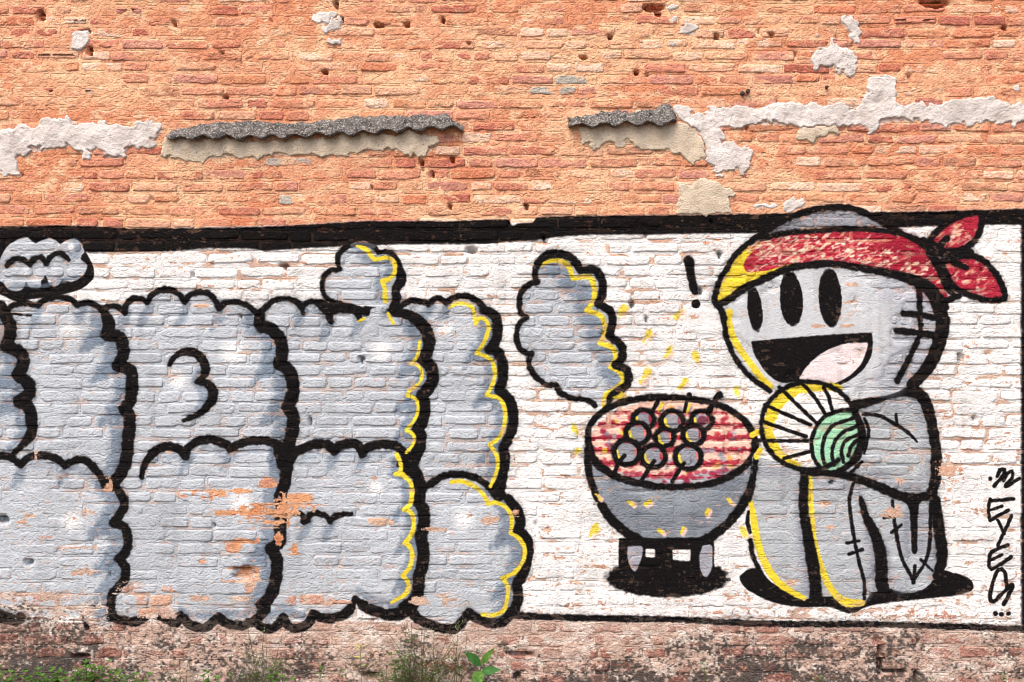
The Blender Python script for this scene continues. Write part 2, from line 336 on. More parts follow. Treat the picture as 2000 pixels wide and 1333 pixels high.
stroke('1666,945 1659,982 1666,1039 1677,1095 1689,1140 1688,1170', 7, K); stroke('1654,1061 1678,1057', 6, K); stroke('1658,1083 1684,1074', 7, K)
stroke('1743,979 1747,1020 1760,1087 1779,1125 1784,1136', 7, K); stroke('1786,1130 1807,1098 1816,1057 1818,985', 7, K)
stroke('1726,1012 1757,1006', 6, K); stroke('1741,1040 1760,1026', 6, K); stroke('1799,1094 1821,1115', 6, K); stroke('1787,1106 1784,1138', 7, K)
fill('1762,976 1776,998 1781,1076 1786,1081 1791,1076 1795,986 1810,976', K)
stroke('1827,978,20 1835,1039,22 1840,1087,22 1831,1125,20', 22, K)
stroke('1580,922,15 1636,926 1692,941,17 1737,960,18 1775,973,20 1822,967,16', 16, K)
stroke('1662,791,16 1692,787,18 1730,770,24 1767,761,28 1794,769,24 1810,791,22 1821,832 1828,877 1828,930 1822,958,20', 21, K)
stroke('1685,810,6 1715,812 1749,829 1775,847 1791,863,3', 7, K); stroke('1688,818 1696,836 1694,862 1688,886,5', 6, K); stroke('1750,810 1751,826', 5, K); stroke('1660,925 1683,903', 7, K)
# head
FAC = srgb(204, 208, 212)
fill('1405,596 1440,575 1500,545 1611,520 1752,540 1835,590 1842,640 1832,680 1812,718 1785,748 1720,775 1620,770 1515,757 1462,728 1420,660', FAC)
stroke('1745,560 1770,600 1775,650 1760,700 1735,745', 60, srgb(168, 172, 182), soft=26, alpha=.55); stroke('1800,590 1815,640 1800,690 1770,735', 40, srgb(168, 172, 182), soft=18, alpha=.7)
stroke('1424,609,13 1424,636 1436,668 1460,703 1487,739 1503,755', 13, YEL)
stroke('1398,588,12 1411,612,13 1418,655 1435,698 1462,733 1504,764', 10, K)
ell(1474, 604, 14, 43, K, rot=-6); ell(1545, 584, 22, 54, K, rot=-4); ell(1621, 582, 22, 58, K, rot=-3)
fill('1467,667 1514,663 1595,656 1676,651 1702,650* 1704,667 1702,692 1690,716 1671,735 1649,748 1627,756 1611,752 1560,746 1527,748 1500,732 1482,708 1471,686', K)
fill('1560,740* 1573,719 1595,697 1622,681 1654,671 1695,669* 1692,686 1681,711 1665,729 1644,743 1622,751 1590,747', srgb(236, 222, 222))
stroke('1795,556 1798,643 1792,665 1778,697 1752,745', 11, K); stroke('1765,613 1795,615 1823,622', 12, K); stroke('1752,647 1790,650 1825,655', 13, K)
stroke('1825,575,24 1840,620,28 1840,645,28 1831,680,27 1812,718,25 1783,752,24', 26, K)
fill('1490,466 1512,448 1535,432 1573,421 1611,412 1654,412 1703,423 1733,436 1758,452 1703,446 1622,446 1555,453', srgb(150, 152, 160)); stroke('1500,458 1535,438 1560,430', 14, srgb(95, 96, 102), soft=8, alpha=.7)
stroke('1486,462,12 1510,442 1529,430 1568,416 1610,407 1660,407 1698,420 1734,441 1769,462 1800,476', 14, K)
# headband
fill('1398,590 1405,565 1422,530 1440,502 1462,482 1490,468 1541,458 1595,454 1649,450 1703,452 1757,460 1795,475 1820,500 1838,535 1852,590 1835,585 1811,560 1784,546 1703,528 1611,516 1540,524 1460,557 1420,590', RED)
fill('1398,590 1405,565 1422,530 1440,502 1462,482 1494,470* 1478,486 1462,500 1452,520 1460,533* 1500,528 1548,516 1500,545 1460,560 1420,592', YEL)
CRM = srgb(247, 224, 196)
stroke('1740,490 1790,510 1825,545', 62, srgb(140, 24, 46), soft=40, alpha=.7)
for i in range(520):
    t = rr.random(); x = 1462 + 380 * t; mid = 508 - 24 * math.sin(min(1, t * 1.4) * math.pi) + max(0, t - .7) * 120
    if t > .66 and rr.random() < .6: continue
    y = mid + rr.uniform(-28, 26) * (1 - .3 * t)
    ell(x, y, rr.uniform(3, 11), rr.uniform(.9, 2.6), rr.choice([CRM, CRM, CRM, srgb(240, 190, 150), srgb(206, 84, 84), srgb(150, 24, 48)]), rot=rr.uniform(-45, 0), soft=2.5, alpha=.85, rough=5)
for s, n in (('1816,470 1833,449 1860,430 1892,418 1914,416 1917,435 1911,459 1892,481 1865,490 1838,489', (1866, 455, 30, 22)),
             ('1838,513 1865,503 1892,500 1919,508 1941,530 1957,557 1961,583 1932,587 1905,581 1878,570 1860,557 1846,532', (1900, 545, 40, 28))):
    fill(s, RED)
    cx, cy, ax_, ay_ = n
    for i in range(60):
        ell(cx + rr.gauss(0, .5) * ax_, cy + rr.gauss(0, .5) * ay_, rr.uniform(3, 9), rr.uniform(1.2, 3), rr.choice([CRM, srgb(240, 190, 150), srgb(150, 22, 48), srgb(160, 25, 50)]), rot=rr.uniform(-50, -10), soft=3, alpha=.7, rough=4)
    stroke(s + ' ' + s.split()[0], 12, K)
stroke('1835,482 1849,466', 12, K); stroke('1860,511 1887,524', 11, K)
stroke('1803,472,16 1822,500,18 1838,532,15 1851,562,13 1862,575,10', 14, K); stroke('1822,494 1865,496 1895,495', 15, K); stroke('1848,588,14 1874,577,10', 12, K)
stroke('1487,466,10 1541,455 1595,451 1649,447 1703,449 1757,456 1800,474,14', 10, K)
stroke('1492,456,13 1462,475 1435,500 1419,525 1404,553 1396,584,12 1402,596', 11, K)
stroke('1399,594,10 1418,590,14 1440,573,15 1460,560 1500,542 1540,525 1568,520 1611,516 1649,519 1703,528 1752,538,16 1784,548,22 1811,562,26 1832,586,28 1842,600,24', 14, K)
# fan
ell(1580, 832, 93, 86, srgb(246, 245, 241))
stroke('1640,757,12 1600,755 1555,762,20 1522,785,24 1505,815,24 1500,845,22 1512,875,20 1535,898,16 1560,908,8', 18, YEL, rough=6)
for s in ('1480,845 1470,850', '1484,880 1478,892'): stroke(s, 12, YEL)
for s in ('1494,791 1584,831', '1522,757 1595,827', '1567,750 1590,775 1614,812', '1608,756 1618,775 1627,808', '1488,823 1574,853', '1476,861 1578,862', '1531,896 1580,883'): stroke(s, 7, K)
fill('1672,801 1640,804 1610,817 1591,844 1586,870 1591,896 1606,917 1632,917 1655,909 1674,885 1678,844', GRN)
for s in ('1612,914 1606,885 1610,858 1627,832 1671,816', '1629,909 1625,885 1630,865 1646,845 1673,834', '1647,903 1644,880 1652,862 1674,849', '1657,890 1663,872 1674,861'): stroke(s, 7, K)
stroke('1672,800 1640,803 1608,816 1590,844 1585,870 1590,896 1605,918', 8, K); stroke('1670,798,10 1682,838,16 1683,868,16 1668,900,16 1640,920,10', 14, K)
t_ = ' '.join(f'{1580+93*math.cos(a)},{832+86*math.sin(a)}' for a in np.linspace(0.9, 6.05, 30)); stroke(t_, 9, K)
# writing beside the figure
for s, w in (('1947,931 1953,919 1961,918 1960,928 1948,942 1941,950', 7), ('1960,938 1967,926 1976,921 1977,932 1964,950 1978,943 1991,935', 7), ('1934,976 1930,997 1934,1017', 7), ('1934,979 1979,975', 7), ('1931,998 1957,989', 6), ('1934,1017 1969,997', 7), ('1949,1016 1961,1043', 7),
             ('1976,1008 1949,1066', 7), ('1968,1065 1938,1078 1932,1095 1936,1112 1975,1089', 7), ('1932,1096 1957,1084', 6), ('1967,1150 1962,1117 1950,1114 1940,1135 1933,1168 1941,1175 1957,1160 1977,1142 1970,1163 1960,1181', 8)):
    stroke(s, w, K, soft=2)
for x, y, r in ((1934, 936, 4.5), (1944, 1199, 4.5), (1956, 1200, 4.5), (1970, 1199, 4.5)): ell(x, y, r, r, K)

g1 = sstep(.50, .80, fbm(22, 260, 4, 50)); g2 = sstep(.45, .75, fbm(150, 60, 4, 51))
COL *= (1 - .07 * g1 * sstep(430, 560, VV) - .06 * g2)[..., None]
# ------------------------------------------------------------------ brick courses
E = np.full((H, W), -12.0, f32); TOP = np.zeros((H, W), f32)
bricks = []
v = Y0 - 6.0; ci = 0
while v < Y1 - 6:
    pitch = 22.7 + 0.0024 * max(0, v); x = X0 - rng.uniform(0, 60); ph = rng.uniform(0, 6)
    while x < X1:
        q = rng.random()
        w = rng.uniform(76, 92) if q < .56 else rng.uniform(40, 50) if q < .88 else rng.uniform(54, 68)
        gap = rng.uniform(4, 8); jt = rng.uniform(4.5, 7.5)
        y0 = v + jt / 2 + 1.6 * math.sin(x / 300 + ph) + rng.normal(0, .7); y1 = y0 + pitch - jt + rng.normal(0, .6)
        bricks.append((x, y0, min(x + w, X1 + 40), y1)); x += w + gap
    v += pitch; ci += 1
SINK = -14.0
keep = []
warp = (fbm(16, 12, 4, 21) - .5) * 9.0
for i, (x0, y0, x1, y1) in enumerate(bricks):
    xa, xb, ya, yb = int(max(0, x0 - X0 - 1)), int(min(W, x1 - X0 + 2)), int(max(0, y0 - Y0 - 1)), int(min(H, y1 - Y0 + 2))
    if xb - xa < 8 or yb - ya < 8: continue
    cx, cy, hw, hh = (x0 + x1) / 2, (y0 + y1) / 2, (x1 - x0) / 2, (y1 - y0) / 2
    r = rng.uniform(2.5, 6.5); sk = rng.normal(0, .016)
    dx = np.abs(UU[:, xa:xb] - cx) - hw + r; dy = np.abs(VV[ya:yb] - cy - (UU[:, xa:xb] - cx) * sk) - hh + r
    sd = np.hypot(np.maximum(dx, 0), np.maximum(dy, 0)) + np.minimum(np.maximum(dx, dy), 0) - r
    e = -sd + .4 + warp[ya:yb, xa:xb] * rng.uniform(.2, .9)
    E[ya:yb, xa:xb] = np.maximum(E[ya:yb, xa:xb], e)
    zone_up = cy < 430
    top = rng.normal(0.2, 1.4 if zone_up else .9)
    if rng.random() < .035: top -= rng.uniform(3, 7)
    TOP[ya:yb, xa:xb] = top + (UU[:, xa:xb] - cx) * rng.normal(0, .025) + (VV[ya:yb] - cy) * rng.normal(0.03, .07)
    keep.append((i, xa, xb, ya, yb))
BM = sstep(-0.8, 1.6, E)                                    # 1 on a brick, 0 in a joint
MURAL = sstep(430, 480, VV) * sstep(1215, 1190, VV)
BH = SINK + (TOP + N_BUMP * (5.0 - 2.5 * MURAL) + (fbm(11, 7, 3, 33) - .5) * (6.5 - 3.5 * MURAL) - SINK) * sstep(-1.2, 1.5, E)
# mortar: how far it is smeared over the bricks
zone = np.interp(VV[:, 0], [-260, 380, 470, 860, 930, 1150, 1225, 1360], [.46, .46, .38, .36, .54, .58, .58, .58]).astype(f32)[:, None]
S = sstep(.30, .66, fbm(90, 40, 4, 9) * .8 + N_LOW * .2 + (zone - .5) * .95)
face = sstep(1.08, .92, np.hypot((UU - 1590) / 165, (VV - 640) / 118) + (N_MID - .5) * .9) * sstep(.30, .42, fbm(60, 50, 3, 23) + .1)
plate = sstep(1.1, .9, np.maximum(np.abs(UU - 1378) / 44, np.abs(VV - 628) / 24) + (N_FINE - .5) * .5)
face = np.maximum(face, plate)
low = sstep(1200, 1245, VV + (N_MID - .5) * 60)
MH = -3.6 + 4.8 * S + (fbm(14, 11, 4, 10) - .5) * 3.6 + N_BUMP * 2.5
MH += low * ((fbm(30, 26, 5, 11, .62) - .5) * 20 + .5)
MH = MH * (1 - face) + face * (5.0 + (N_BUMP) * 1.2)
# open holes where mortar and brick have fallen away
PIT = np.zeros((H, W), f32)
def pit(cx, cy, rx, ry, d=56):
    R = int(max(rx, ry) * 1.6 + 4); xa, xb, ya, yb = int(max(0, cx - X0 - R)), int(min(W, cx - X0 + R)), int(max(0, cy - Y0 - R)), int(min(H, cy - Y0 + R))
    if xa >= xb or ya >= yb: return
    q = np.hypot((UU[:, xa:xb] - cx) / rx, (VV[ya:yb] - cy) / ry) + (N_FINE[ya:yb, xa:xb] - .5) * .9
    PIT[ya:yb, xa:xb] = np.maximum(PIT[ya:yb, xa:xb], sstep(1.10, .85, q) * d)
for p in ((657, 9, 4, 9), (1275, 16, 22, 6), (1286, 27, 6, 8), (742, 50, 9, 4), (796, 48, 6, 5), (866, 40, 4, 7), (667, 40, 5, 6), (1828, 8, 26, 8), (1243, 142, 4, 5), (1141, 112, 7, 4), (1191, 74, 4, 5),
          (915, 86, 3, 5), (168, 62, 12, 4), (176, 100, 5, 10), (80, 32, 7, 10), (340, 46, 4, 5), (433, 105, 4, 4), (635, 141, 6, 5), (1400, 71, 5, 6), (1507, 67, 4, 5), (1963, 56, 6, 5), (825, 318, 4, 6), (884, 313, 4, 5),
          (845, 341, 3, 7), (1028, 405, 4, 6), (880, 404, 3, 5), (920, 489, 9, 5), (555, 520, 8, 5), (1406, 498, 4, 8), (1235, 595, 4, 8), (1262, 625, 3, 6), (706, 703, 5, 7), (606, 825, 3, 8), (1876, 700, 5, 11), (1064, 469, 4, 6), (1368, 570, 4, 7),
          (475, 1122, 22, 15, 30), (1625, 943, 4, 4), (1903, 818, 5, 5), (5, 1016, 12, 8), (57, 1098, 9, 6), (440, 190, 5, 4), (1720, 1290, 6, 30), (1745, 1312, 26, 4), (1015, 1278, 24, 4), (730, 1320, 20, 5), (1010, 1322, 8, 8), (1790, 1322, 5, 12), (160, 1282, 18, 4), (168, 1296, 5, 8)):
    pit(*p)
for i in range(150):
    b_ = bricks[rng.integers(len(bricks))]
    if b_[1] < 430 or rng.random() < .25: pit(b_[0] - 3, (b_[1] + b_[3]) / 2 + rng.normal(0, 4), rng.uniform(1.6, 3.6), rng.uniform(2.2, 5.5), rng.uniform(18, 34))
BH -= PIT; MH -= PIT

# ------------------------------------------------------------------ wear of the paint
joint = (1 - BM) * (1 - np.clip(S * 1.0, 0, .85)) * (1 - face)
ugly = sstep(.47, .60, fbm(34, 10, 3, 12) + (N_LOW - .5) * .4)
bare = sstep(.35, .75, joint) * ugly * .9
dens = np.interp(VV[:, 0], [400, 900, 1120, 1190, 1235], [-.045, -.04, -.015, .04, .15]).astype(f32)[:, None]
dens = dens + sstep(700, 100, UU) * sstep(1080, 1230, VV) * .06 + sstep(.52, .72, N_LOW) * .035
rim = np.exp(-((E - .5) / 2.5) ** 2)
flake = sstep(.645, .675, N_STREAK * .55 + N_FINE * .45 + dens + rim * .05 - .02)
speck = sstep(.70, .75, N_SPECK * .72 + N_MID * .28 + dens * .8)
chips = np.zeros((H, W), f32)
def chip(cx, cy, rx, ry):
    R = int(max(rx, ry) * 1.5 + 4); xa, xb, ya, yb = int(max(0, cx - X0 - R)), int(min(W, cx - X0 + R)), int(max(0, cy - Y0 - R)), int(min(H, cy - Y0 + R))
    q = np.hypot((UU[:, xa:xb] - cx) / rx, (VV[ya:yb] - cy) / ry) + (N_FINE[ya:yb, xa:xb] - .5) * 1.3 + (N_SPECK[ya:yb, xa:xb] - .5) * .9 + (BM[ya:yb, xa:xb] - .5) * rng.choice([.9, .9, -.8])
    chips[ya:yb, xa:xb] = np.maximum(chips[ya:yb, xa:xb], np.maximum(sstep(1.02, .92, q), sstep(.60, .66, N_SPECK[ya:yb, xa:xb]) * sstep(1.7, 1.2, q)))
for p in ((428, 967, 24, 8), (400, 972, 9, 6), (523, 946, 13, 9), (475, 990, 8, 5), (500, 989, 10, 5), (500, 1003, 64, 7), (560, 992, 52, 7), (528, 1020, 46, 8), (548, 976, 26, 8), (585, 975, 20, 8), (545, 1052, 6, 10), (573, 1075, 13, 8),
          (475, 1122, 26, 20), (488, 1140, 8, 16), (378, 965, 8, 6), (358, 968, 10, 6), (470, 1055, 24, 7), (390, 1168, 14, 5), (455, 1072, 12, 10), (395, 1098, 12, 6), (470, 960, 14, 5), (1855, 922, 17, 15), (115, 594, 18, 4), (395, 597, 12, 3), (70, 893, 3, 8), (330, 884, 4, 4),
          (210, 950, 6, 10), (176, 1000, 16, 5), (150, 1070, 40, 3.5), (165, 1115, 22, 7), (40, 1020, 14, 4), (60, 1008, 8, 3), (95, 1050, 12, 3), (470, 1170, 14, 4), (1740, 998, 20, 8), (1755, 940, 12, 4), (1610, 985, 9, 5), (1622, 1032, 6, 5), (955, 1015, 12, 8), (730, 935, 5, 9), (745, 1020, 16, 7),
          (880, 1172, 22, 8), (820, 1175, 12, 6), (850, 1036, 16, 5), (1700, 632, 0.1, .1), (1660, 590, 9, 5), (1655, 636, 10, 3), (1598, 636, 9, 3), (1664, 556, 9, 3), (1005, 1000, 12, 5), (1548, 1140, 12, 7), (250, 1150, 24, 8), (320, 1180, 18, 22), (275, 1165, 14, 12),
          (100, 1168, 60, 14), (60, 1185, 26, 18), (170, 1190, 30, 20), (20, 1165, 30, 16), (300, 1190, 22, 14), (120, 1195, 30, 14), (640, 1180, 30, 7), (600, 1172, 26, 8)):
    chip(*p)
lum = COL.mean(-1); spray = sstep(.86, .80, lum); dark = sstep(.30, .15, lum)
keepf = (1 - spray * .60) * (1 - dark * .78)
wear = np.clip(np.maximum.reduce([bare * (1 - spray * .50) * (1 - dark * .93), flake * keepf, speck * .85 * keepf, chips]), 0, 1)
shift = 1.2 * N_EDGE
PAINT = np.empty((H, W, 4), f32)
PAINT[..., :3] = COL
PAINT[..., 3] = ALP * (1 - wear)
# ------------------------------------------------------------------ outlines of the plaster left on the wall
PDEFS = []
def pdef(*a, **k): PDEFS.append((a, k))
def zpoly(s, k, ox): return [(float(a) / k + ox, float(b) / k, 0, False) for a, b in (t.split(',') for t in s.split())]
Z = 2.836
P1 = zpoly('0,705 60,735 200,700 230,670 300,680 350,660 370,630 400,670 480,680 560,675 600,690 650,720 690,705 780,690 890,680 900,730 870,770 810,820 740,810 700,830 690,860 650,890 600,870 560,875 580,840 530,810 480,830 510,870 490,885 445,880 460,840 380,810 230,840 100,855 90,880 115,945 40,960 0,940', Z, 0)
pdef([(-460, 262, 0, 0), (-300, 240, 0, 0), (-120, 262, 0, 0)] + P1 + [(-60, 322, 0, 0), (-160, 305, 0, 0), (-460, 300, 0, 0)], 8, 'w', 'smeared white plaster band with cracks left of the corrugated edge')
pdef(parse('314,282 330,272 420,274 520,270 620,268 700,266 780,262 858,260 858,280 845,295 830,303 790,300 760,290 720,298 690,300 640,304 578,303 520,308 451,307 420,312 381,314 340,312 314,310'), 9, 'b', 'beige render strip under the long corrugated edge', fold=6, wave=4)
pdef(parse('1130,254 1140,246 1320,240 1352,250 1370,270 1378,293 1378,314 1360,317 1339,307 1314,300 1299,289 1235,282 1179,279 1158,293 1137,279'), 9, 'b', 'beige render strip under the short corrugated edge', fold=6, wave=4)
P4 = zpoly('50,600 90,590 150,620 210,640 230,600 330,585 480,600 560,605 700,590 760,570 900,575 1040,590 1090,550 1120,500 1120,430 1190,405 1270,440 1275,500 1270,560 1310,590 1340,570 1500,580 1700,560 1780,545 1985,570', Z, 1300)
P4b = zpoly('1985,660 1940,705 1880,670 1780,665 1600,690 1570,695 1480,670 1310,680 1200,690 1130,750 1110,710 1000,705 850,690 650,700 500,690 380,705 300,700 300,720 330,760 290,790 400,800 480,810 470,900 440,955 380,930 280,940 220,890 230,830 190,740 120,690 60,650', Z, 1300)
pdef(P4 + [(2200, 196, 0, 0), (2460, 205, 0, 0), (2460, 240, 0, 0), (2200, 238, 0, 0)] + P4b, 8, 'w', 'long white plaster band with an upright tongue and a lower hook')
pdef(zpoly('800,360 810,290 850,250 890,260 930,215 970,260 1040,270 1070,330 1060,380 1020,415 940,380 830,385', Z, 1300), 9, 'w', 'round white plaster dab above the long plaster band')
pdef(zpoly('980,110 1020,100 1060,120 1080,170 1080,250 1050,230 1010,180', Z, 1300), 6, 'w', 'small teardrop of grey white plaster')
pdef(zpoly('740,700 950,700 965,760 880,740 820,800 735,762', Z, 1300), 7, 'b', 'beige render scrap below the white plaster band', fold=4)
pdef(zpoly('75,1025 210,980 270,1010 360,1030 385,1090 340,1115 380,1185 65,1190', Z, 1300), 7, 'b', 'beige render patch resting on the black band', fold=6)
for s in ('5,20 60,15 85,40 30,60', '20,95 70,90 60,115 20,120', '112,100 130,140 190,165 180,185 130,200 70,180 110,150', '10,230 70,235 40,265', '270,960 325,955 320,980 275,975', '830,180 860,185 850,205', '1925,480 1960,470 1970,500 1930,505', '650,1130 700,1100 780,1130 700,1165 655,1165', '485,1140 610,1125 630,1145 490,1170'):
    pdef(zpoly(s, Z, 1300), 4, 'w', fold=3, ragged=.7, step=2)
for s in ('1725,75 1850,60 1870,90 1760,125 1720,105', '1780,150 1820,100 1890,95 1895,160 1830,170 1800,190', '1815,220 1885,225 1880,250 1815,250', '395,180 480,170 495,230 440,290 375,280 400,230'):
    pdef(zpoly(s, Z, 0), 9, 'w', fold=6, ragged=.7, step=2)
RES = np.zeros((H, W), f32); RESB = np.zeros((H, W), f32)
for a_, k_ in PDEFS:
    m_, sl_ = raster(np.array([p[:2] for p in a_[0]], f32)); T_ = RES if a_[2] == 'w' else RESB
    T_[sl_] = np.maximum(T_[sl_], m_)
def residue(m): return sstep(.30, .46, blur(blur(m, 7), 5) * .62 + (N_FINE - .5) * .45 + (N_SPECK - .5) * .35)
RES, RESB = residue(RES)[..., None], residue(RESB)[..., None]
# colour of mortar and dust per place, alpha = how much of it lies on the bricks
MC = np.empty((H, W, 4), f32)
m1 = sstep(.3, .7, fbm(120, 70, 4, 13))[..., None]; m2 = sstep(.42, .72, fbm(22, 12, 4, 14))[..., None]
up = srgb(230, 165, 130) * (1 - m1) + srgb(219, 146, 110) * m1
up = up * (1 - m2) + srgb(240, 192, 154) * m2
pale = sstep(.46, .7, fbm(200, 90, 3, 15) + np.exp(-((UU - 1050) / 420) ** 2) * .14 - .04)[..., None]
up = up * (1 - pale * .55) + srgb(242, 196, 155) * pale * .55
mid = srgb(206, 180, 162) * (1 - m2) + srgb(192, 152, 128) * m2
under = sstep(440, 520, VV + (N_MID - .5) * 30)[..., None]
hot = blur(np.clip(chips, 0, 1), 4)[..., None] * sstep(900, 930, VV)[..., None] * (sstep(330, 360, UU) * sstep(640, 600, UU))[..., None] * sstep(1135, 1100, VV)[..., None]
base = up * (1 - under * .8) + mid * under * .8
hcol = srgb(226, 162, 116) * (1 - m2) + srgb(204, 128, 84) * m2
base = base * (1 - hot * .85) + hcol * hot * .85
lowc = srgb(196, 168, 153) * (1 - m2) + srgb(222, 206, 194) * m2
lw = (sstep(1120, 1215, VV + (N_MID - .5) * 90 + 70 * sstep(380, 180, UU)))[..., None]
base = base * (1 - lw) + lowc * lw
mbias = np.interp(VV[:, 0], [1100, 1180, 1260, 1340], [-.50, -.17, -.045, .025]).astype(f32)[:, None]
mbias = mbias + sstep(420, 120, UU) * sstep(1110, 1180, VV) * .14 + np.exp(-((UU - 1430) / 260) ** 2) * sstep(1225, 1270, VV) * .12 - np.exp(-((UU - 1130) / 150) ** 2) * sstep(1300, 1270, VV) * .15
mildew = sstep(.47, .66, fbm(70, 40, 5, 16, .6) * .45 + N_SPECK * .34 + N_FINE * .21 + mbias)
base = base * (1 - mildew[..., None] * .88) + srgb(74, 68, 64) * mildew[..., None] * .88
base = base * (1 - RES * .8) + srgb(224, 212, 203) * RES * .8
base = base * (1 - RESB * .75) + srgb(206, 186, 162) * RESB * .75
MC[..., :3] = base
MC[..., 3] = np.clip(.16 + .85 * sstep(.40, .68, fbm(34, 16, 5, 17, .6)) + .3 * (1 - BM) + mildew * .6 + lw[..., 0] * .34 + RES[..., 0] * .8 + RESB[..., 0] * .8, 0, 1)
PAINT[..., 3] *= 1 - mildew * sstep(1150, 1225, VV) * .8 * (1 - dark * .75)

# fine relief: strata, cracks, pits and open grooves round the bricks
c1 = sstep(.030, .004, np.abs(fbm(58, 24, 4, 40) - .5)) * sstep(.54, .64, fbm(70, 40, 2, 41))
c2 = sstep(.035, .006, np.abs(fbm(24, 15, 3, 42) - .5)) * sstep(.58, .66, fbm(50, 30, 2, 43)) * .6
groove = np.exp(-((E + .9) / 1.1) ** 2) * sstep(.40, .58, fbm(22, 9, 3, 44)) * (1 - face)
pits_ = sstep(.66, .78, fbm(6, 5, 2, 45))
HM = .62 + (fbm(14, 11, 4, 46, .70) - .5) * .24 + (fbm(3.4, 3.0, 2, 47) - .5) * .50 - np.clip(np.maximum(np.maximum(c1, c2), groove), 0, 1) * .42 - pits_ * .25
HM = .62 + (HM - .62) * (1 - .30 * MURAL)
HM = HM * (1 - face * .7) + face * .7 * (.62 - np.maximum(c1, c2) * .3)
HM += low * ((fbm(10, 9, 4, 48, .7) - .5) * .7)
HMAP = np.repeat(np.clip(HM, 0, 1)[..., None], 4, -1)
def make_image(name, A, data=False):
    im = bpy.data.images.new(name, W, H, alpha=True, float_buffer=data, is_data=data)
    im.alpha_mode = 'CHANNEL_PACKED'
    im.pixels.foreach_set(np.ascontiguousarray(np.clip(A[::-1], 0, 1), f32).ravel()); im.update(); im.pack()
    return im
IMG_P = make_image('mural_paint', PAINT); IMG_M = make_image('mortar_tone', MC); IMG_H = make_image('fine_relief', HMAP, True)

# ------------------------------------------------------------------ materials
def lin(c):
    c = np.asarray(c, f32); return np.where(c <= .04045, c / 12.92, ((c + .055) / 1.055) ** 2.4)
def new_mat(name):
    m = bpy.data.materials.new(name); m.use_nodes = True; nt = m.node_tree; nt.nodes.clear()
    o = nt.nodes.new('ShaderNodeOutputMaterial'); p = nt.nodes.new('ShaderNodeBsdfPrincipled')
    nt.links.new(p.outputs[0], o.inputs[0]); p.inputs['Roughness'].default_value = .88; p.inputs['Specular IOR Level'].default_value = .12
    return m, nt, p
def nd(nt, t, **kw):
    n = nt.nodes.new(t)
    for k, val in kw.items(): setattr(n, k, val)
    return n
def tex_noise(nt, vec, scale, detail=4, rough=.6):
    n = nd(nt, 'ShaderNodeTexNoise'); n.inputs['Scale'].default_value = scale; n.inputs['Detail'].default_value = detail; n.inputs['Roughness'].default_value = rough
    nt.links.new(vec, n.inputs['Vector']); return n.outputs['Fac']
def ramp(nt, src, a, b, lo=0., hi=1.):
    n = nd(nt, 'ShaderNodeMapRange'); n.inputs[1].default_value = a; n.inputs[2].default_value = b; n.inputs[3].default_value = lo; n.inputs[4].default_value = hi
    nt.links.new(src, n.inputs[0]); return n.outputs[0]
def mix(nt, fac, a, b, mode='MIX'):
    n = nd(nt, 'ShaderNodeMix', data_type='RGBA', blend_type=mode)
    for s, val in ((n.inputs[0], fac), (n.inputs[6], a), (n.inputs[7], b)):
        if hasattr(val, 'links'): nt.links.new(val, s)
        elif isinstance(val, (int, float)): s.default_value = val
        else: s.default_value = (*[float(q) for q in val], 1)
    return n.outputs[2]
def math_n(nt, op, a, b):
    n = nd(nt, 'ShaderNodeMath', operation=op)
    for s, val in ((n.inputs[0], a), (n.inputs[1], b)):
        if hasattr(val, 'links'): nt.links.new(val, s)
        else: s.default_value = val
    return n.outputs[0]
def bump(nt, p, hgt, dist, strength=1.0):
    b = nd(nt, 'ShaderNodeBump'); b.inputs['Distance'].default_value = dist; b.inputs['Strength'].default_value = strength
    nt.links.new(hgt, b.inputs['Height']); nt.links.new(b.outputs[0], p.inputs['Normal'])

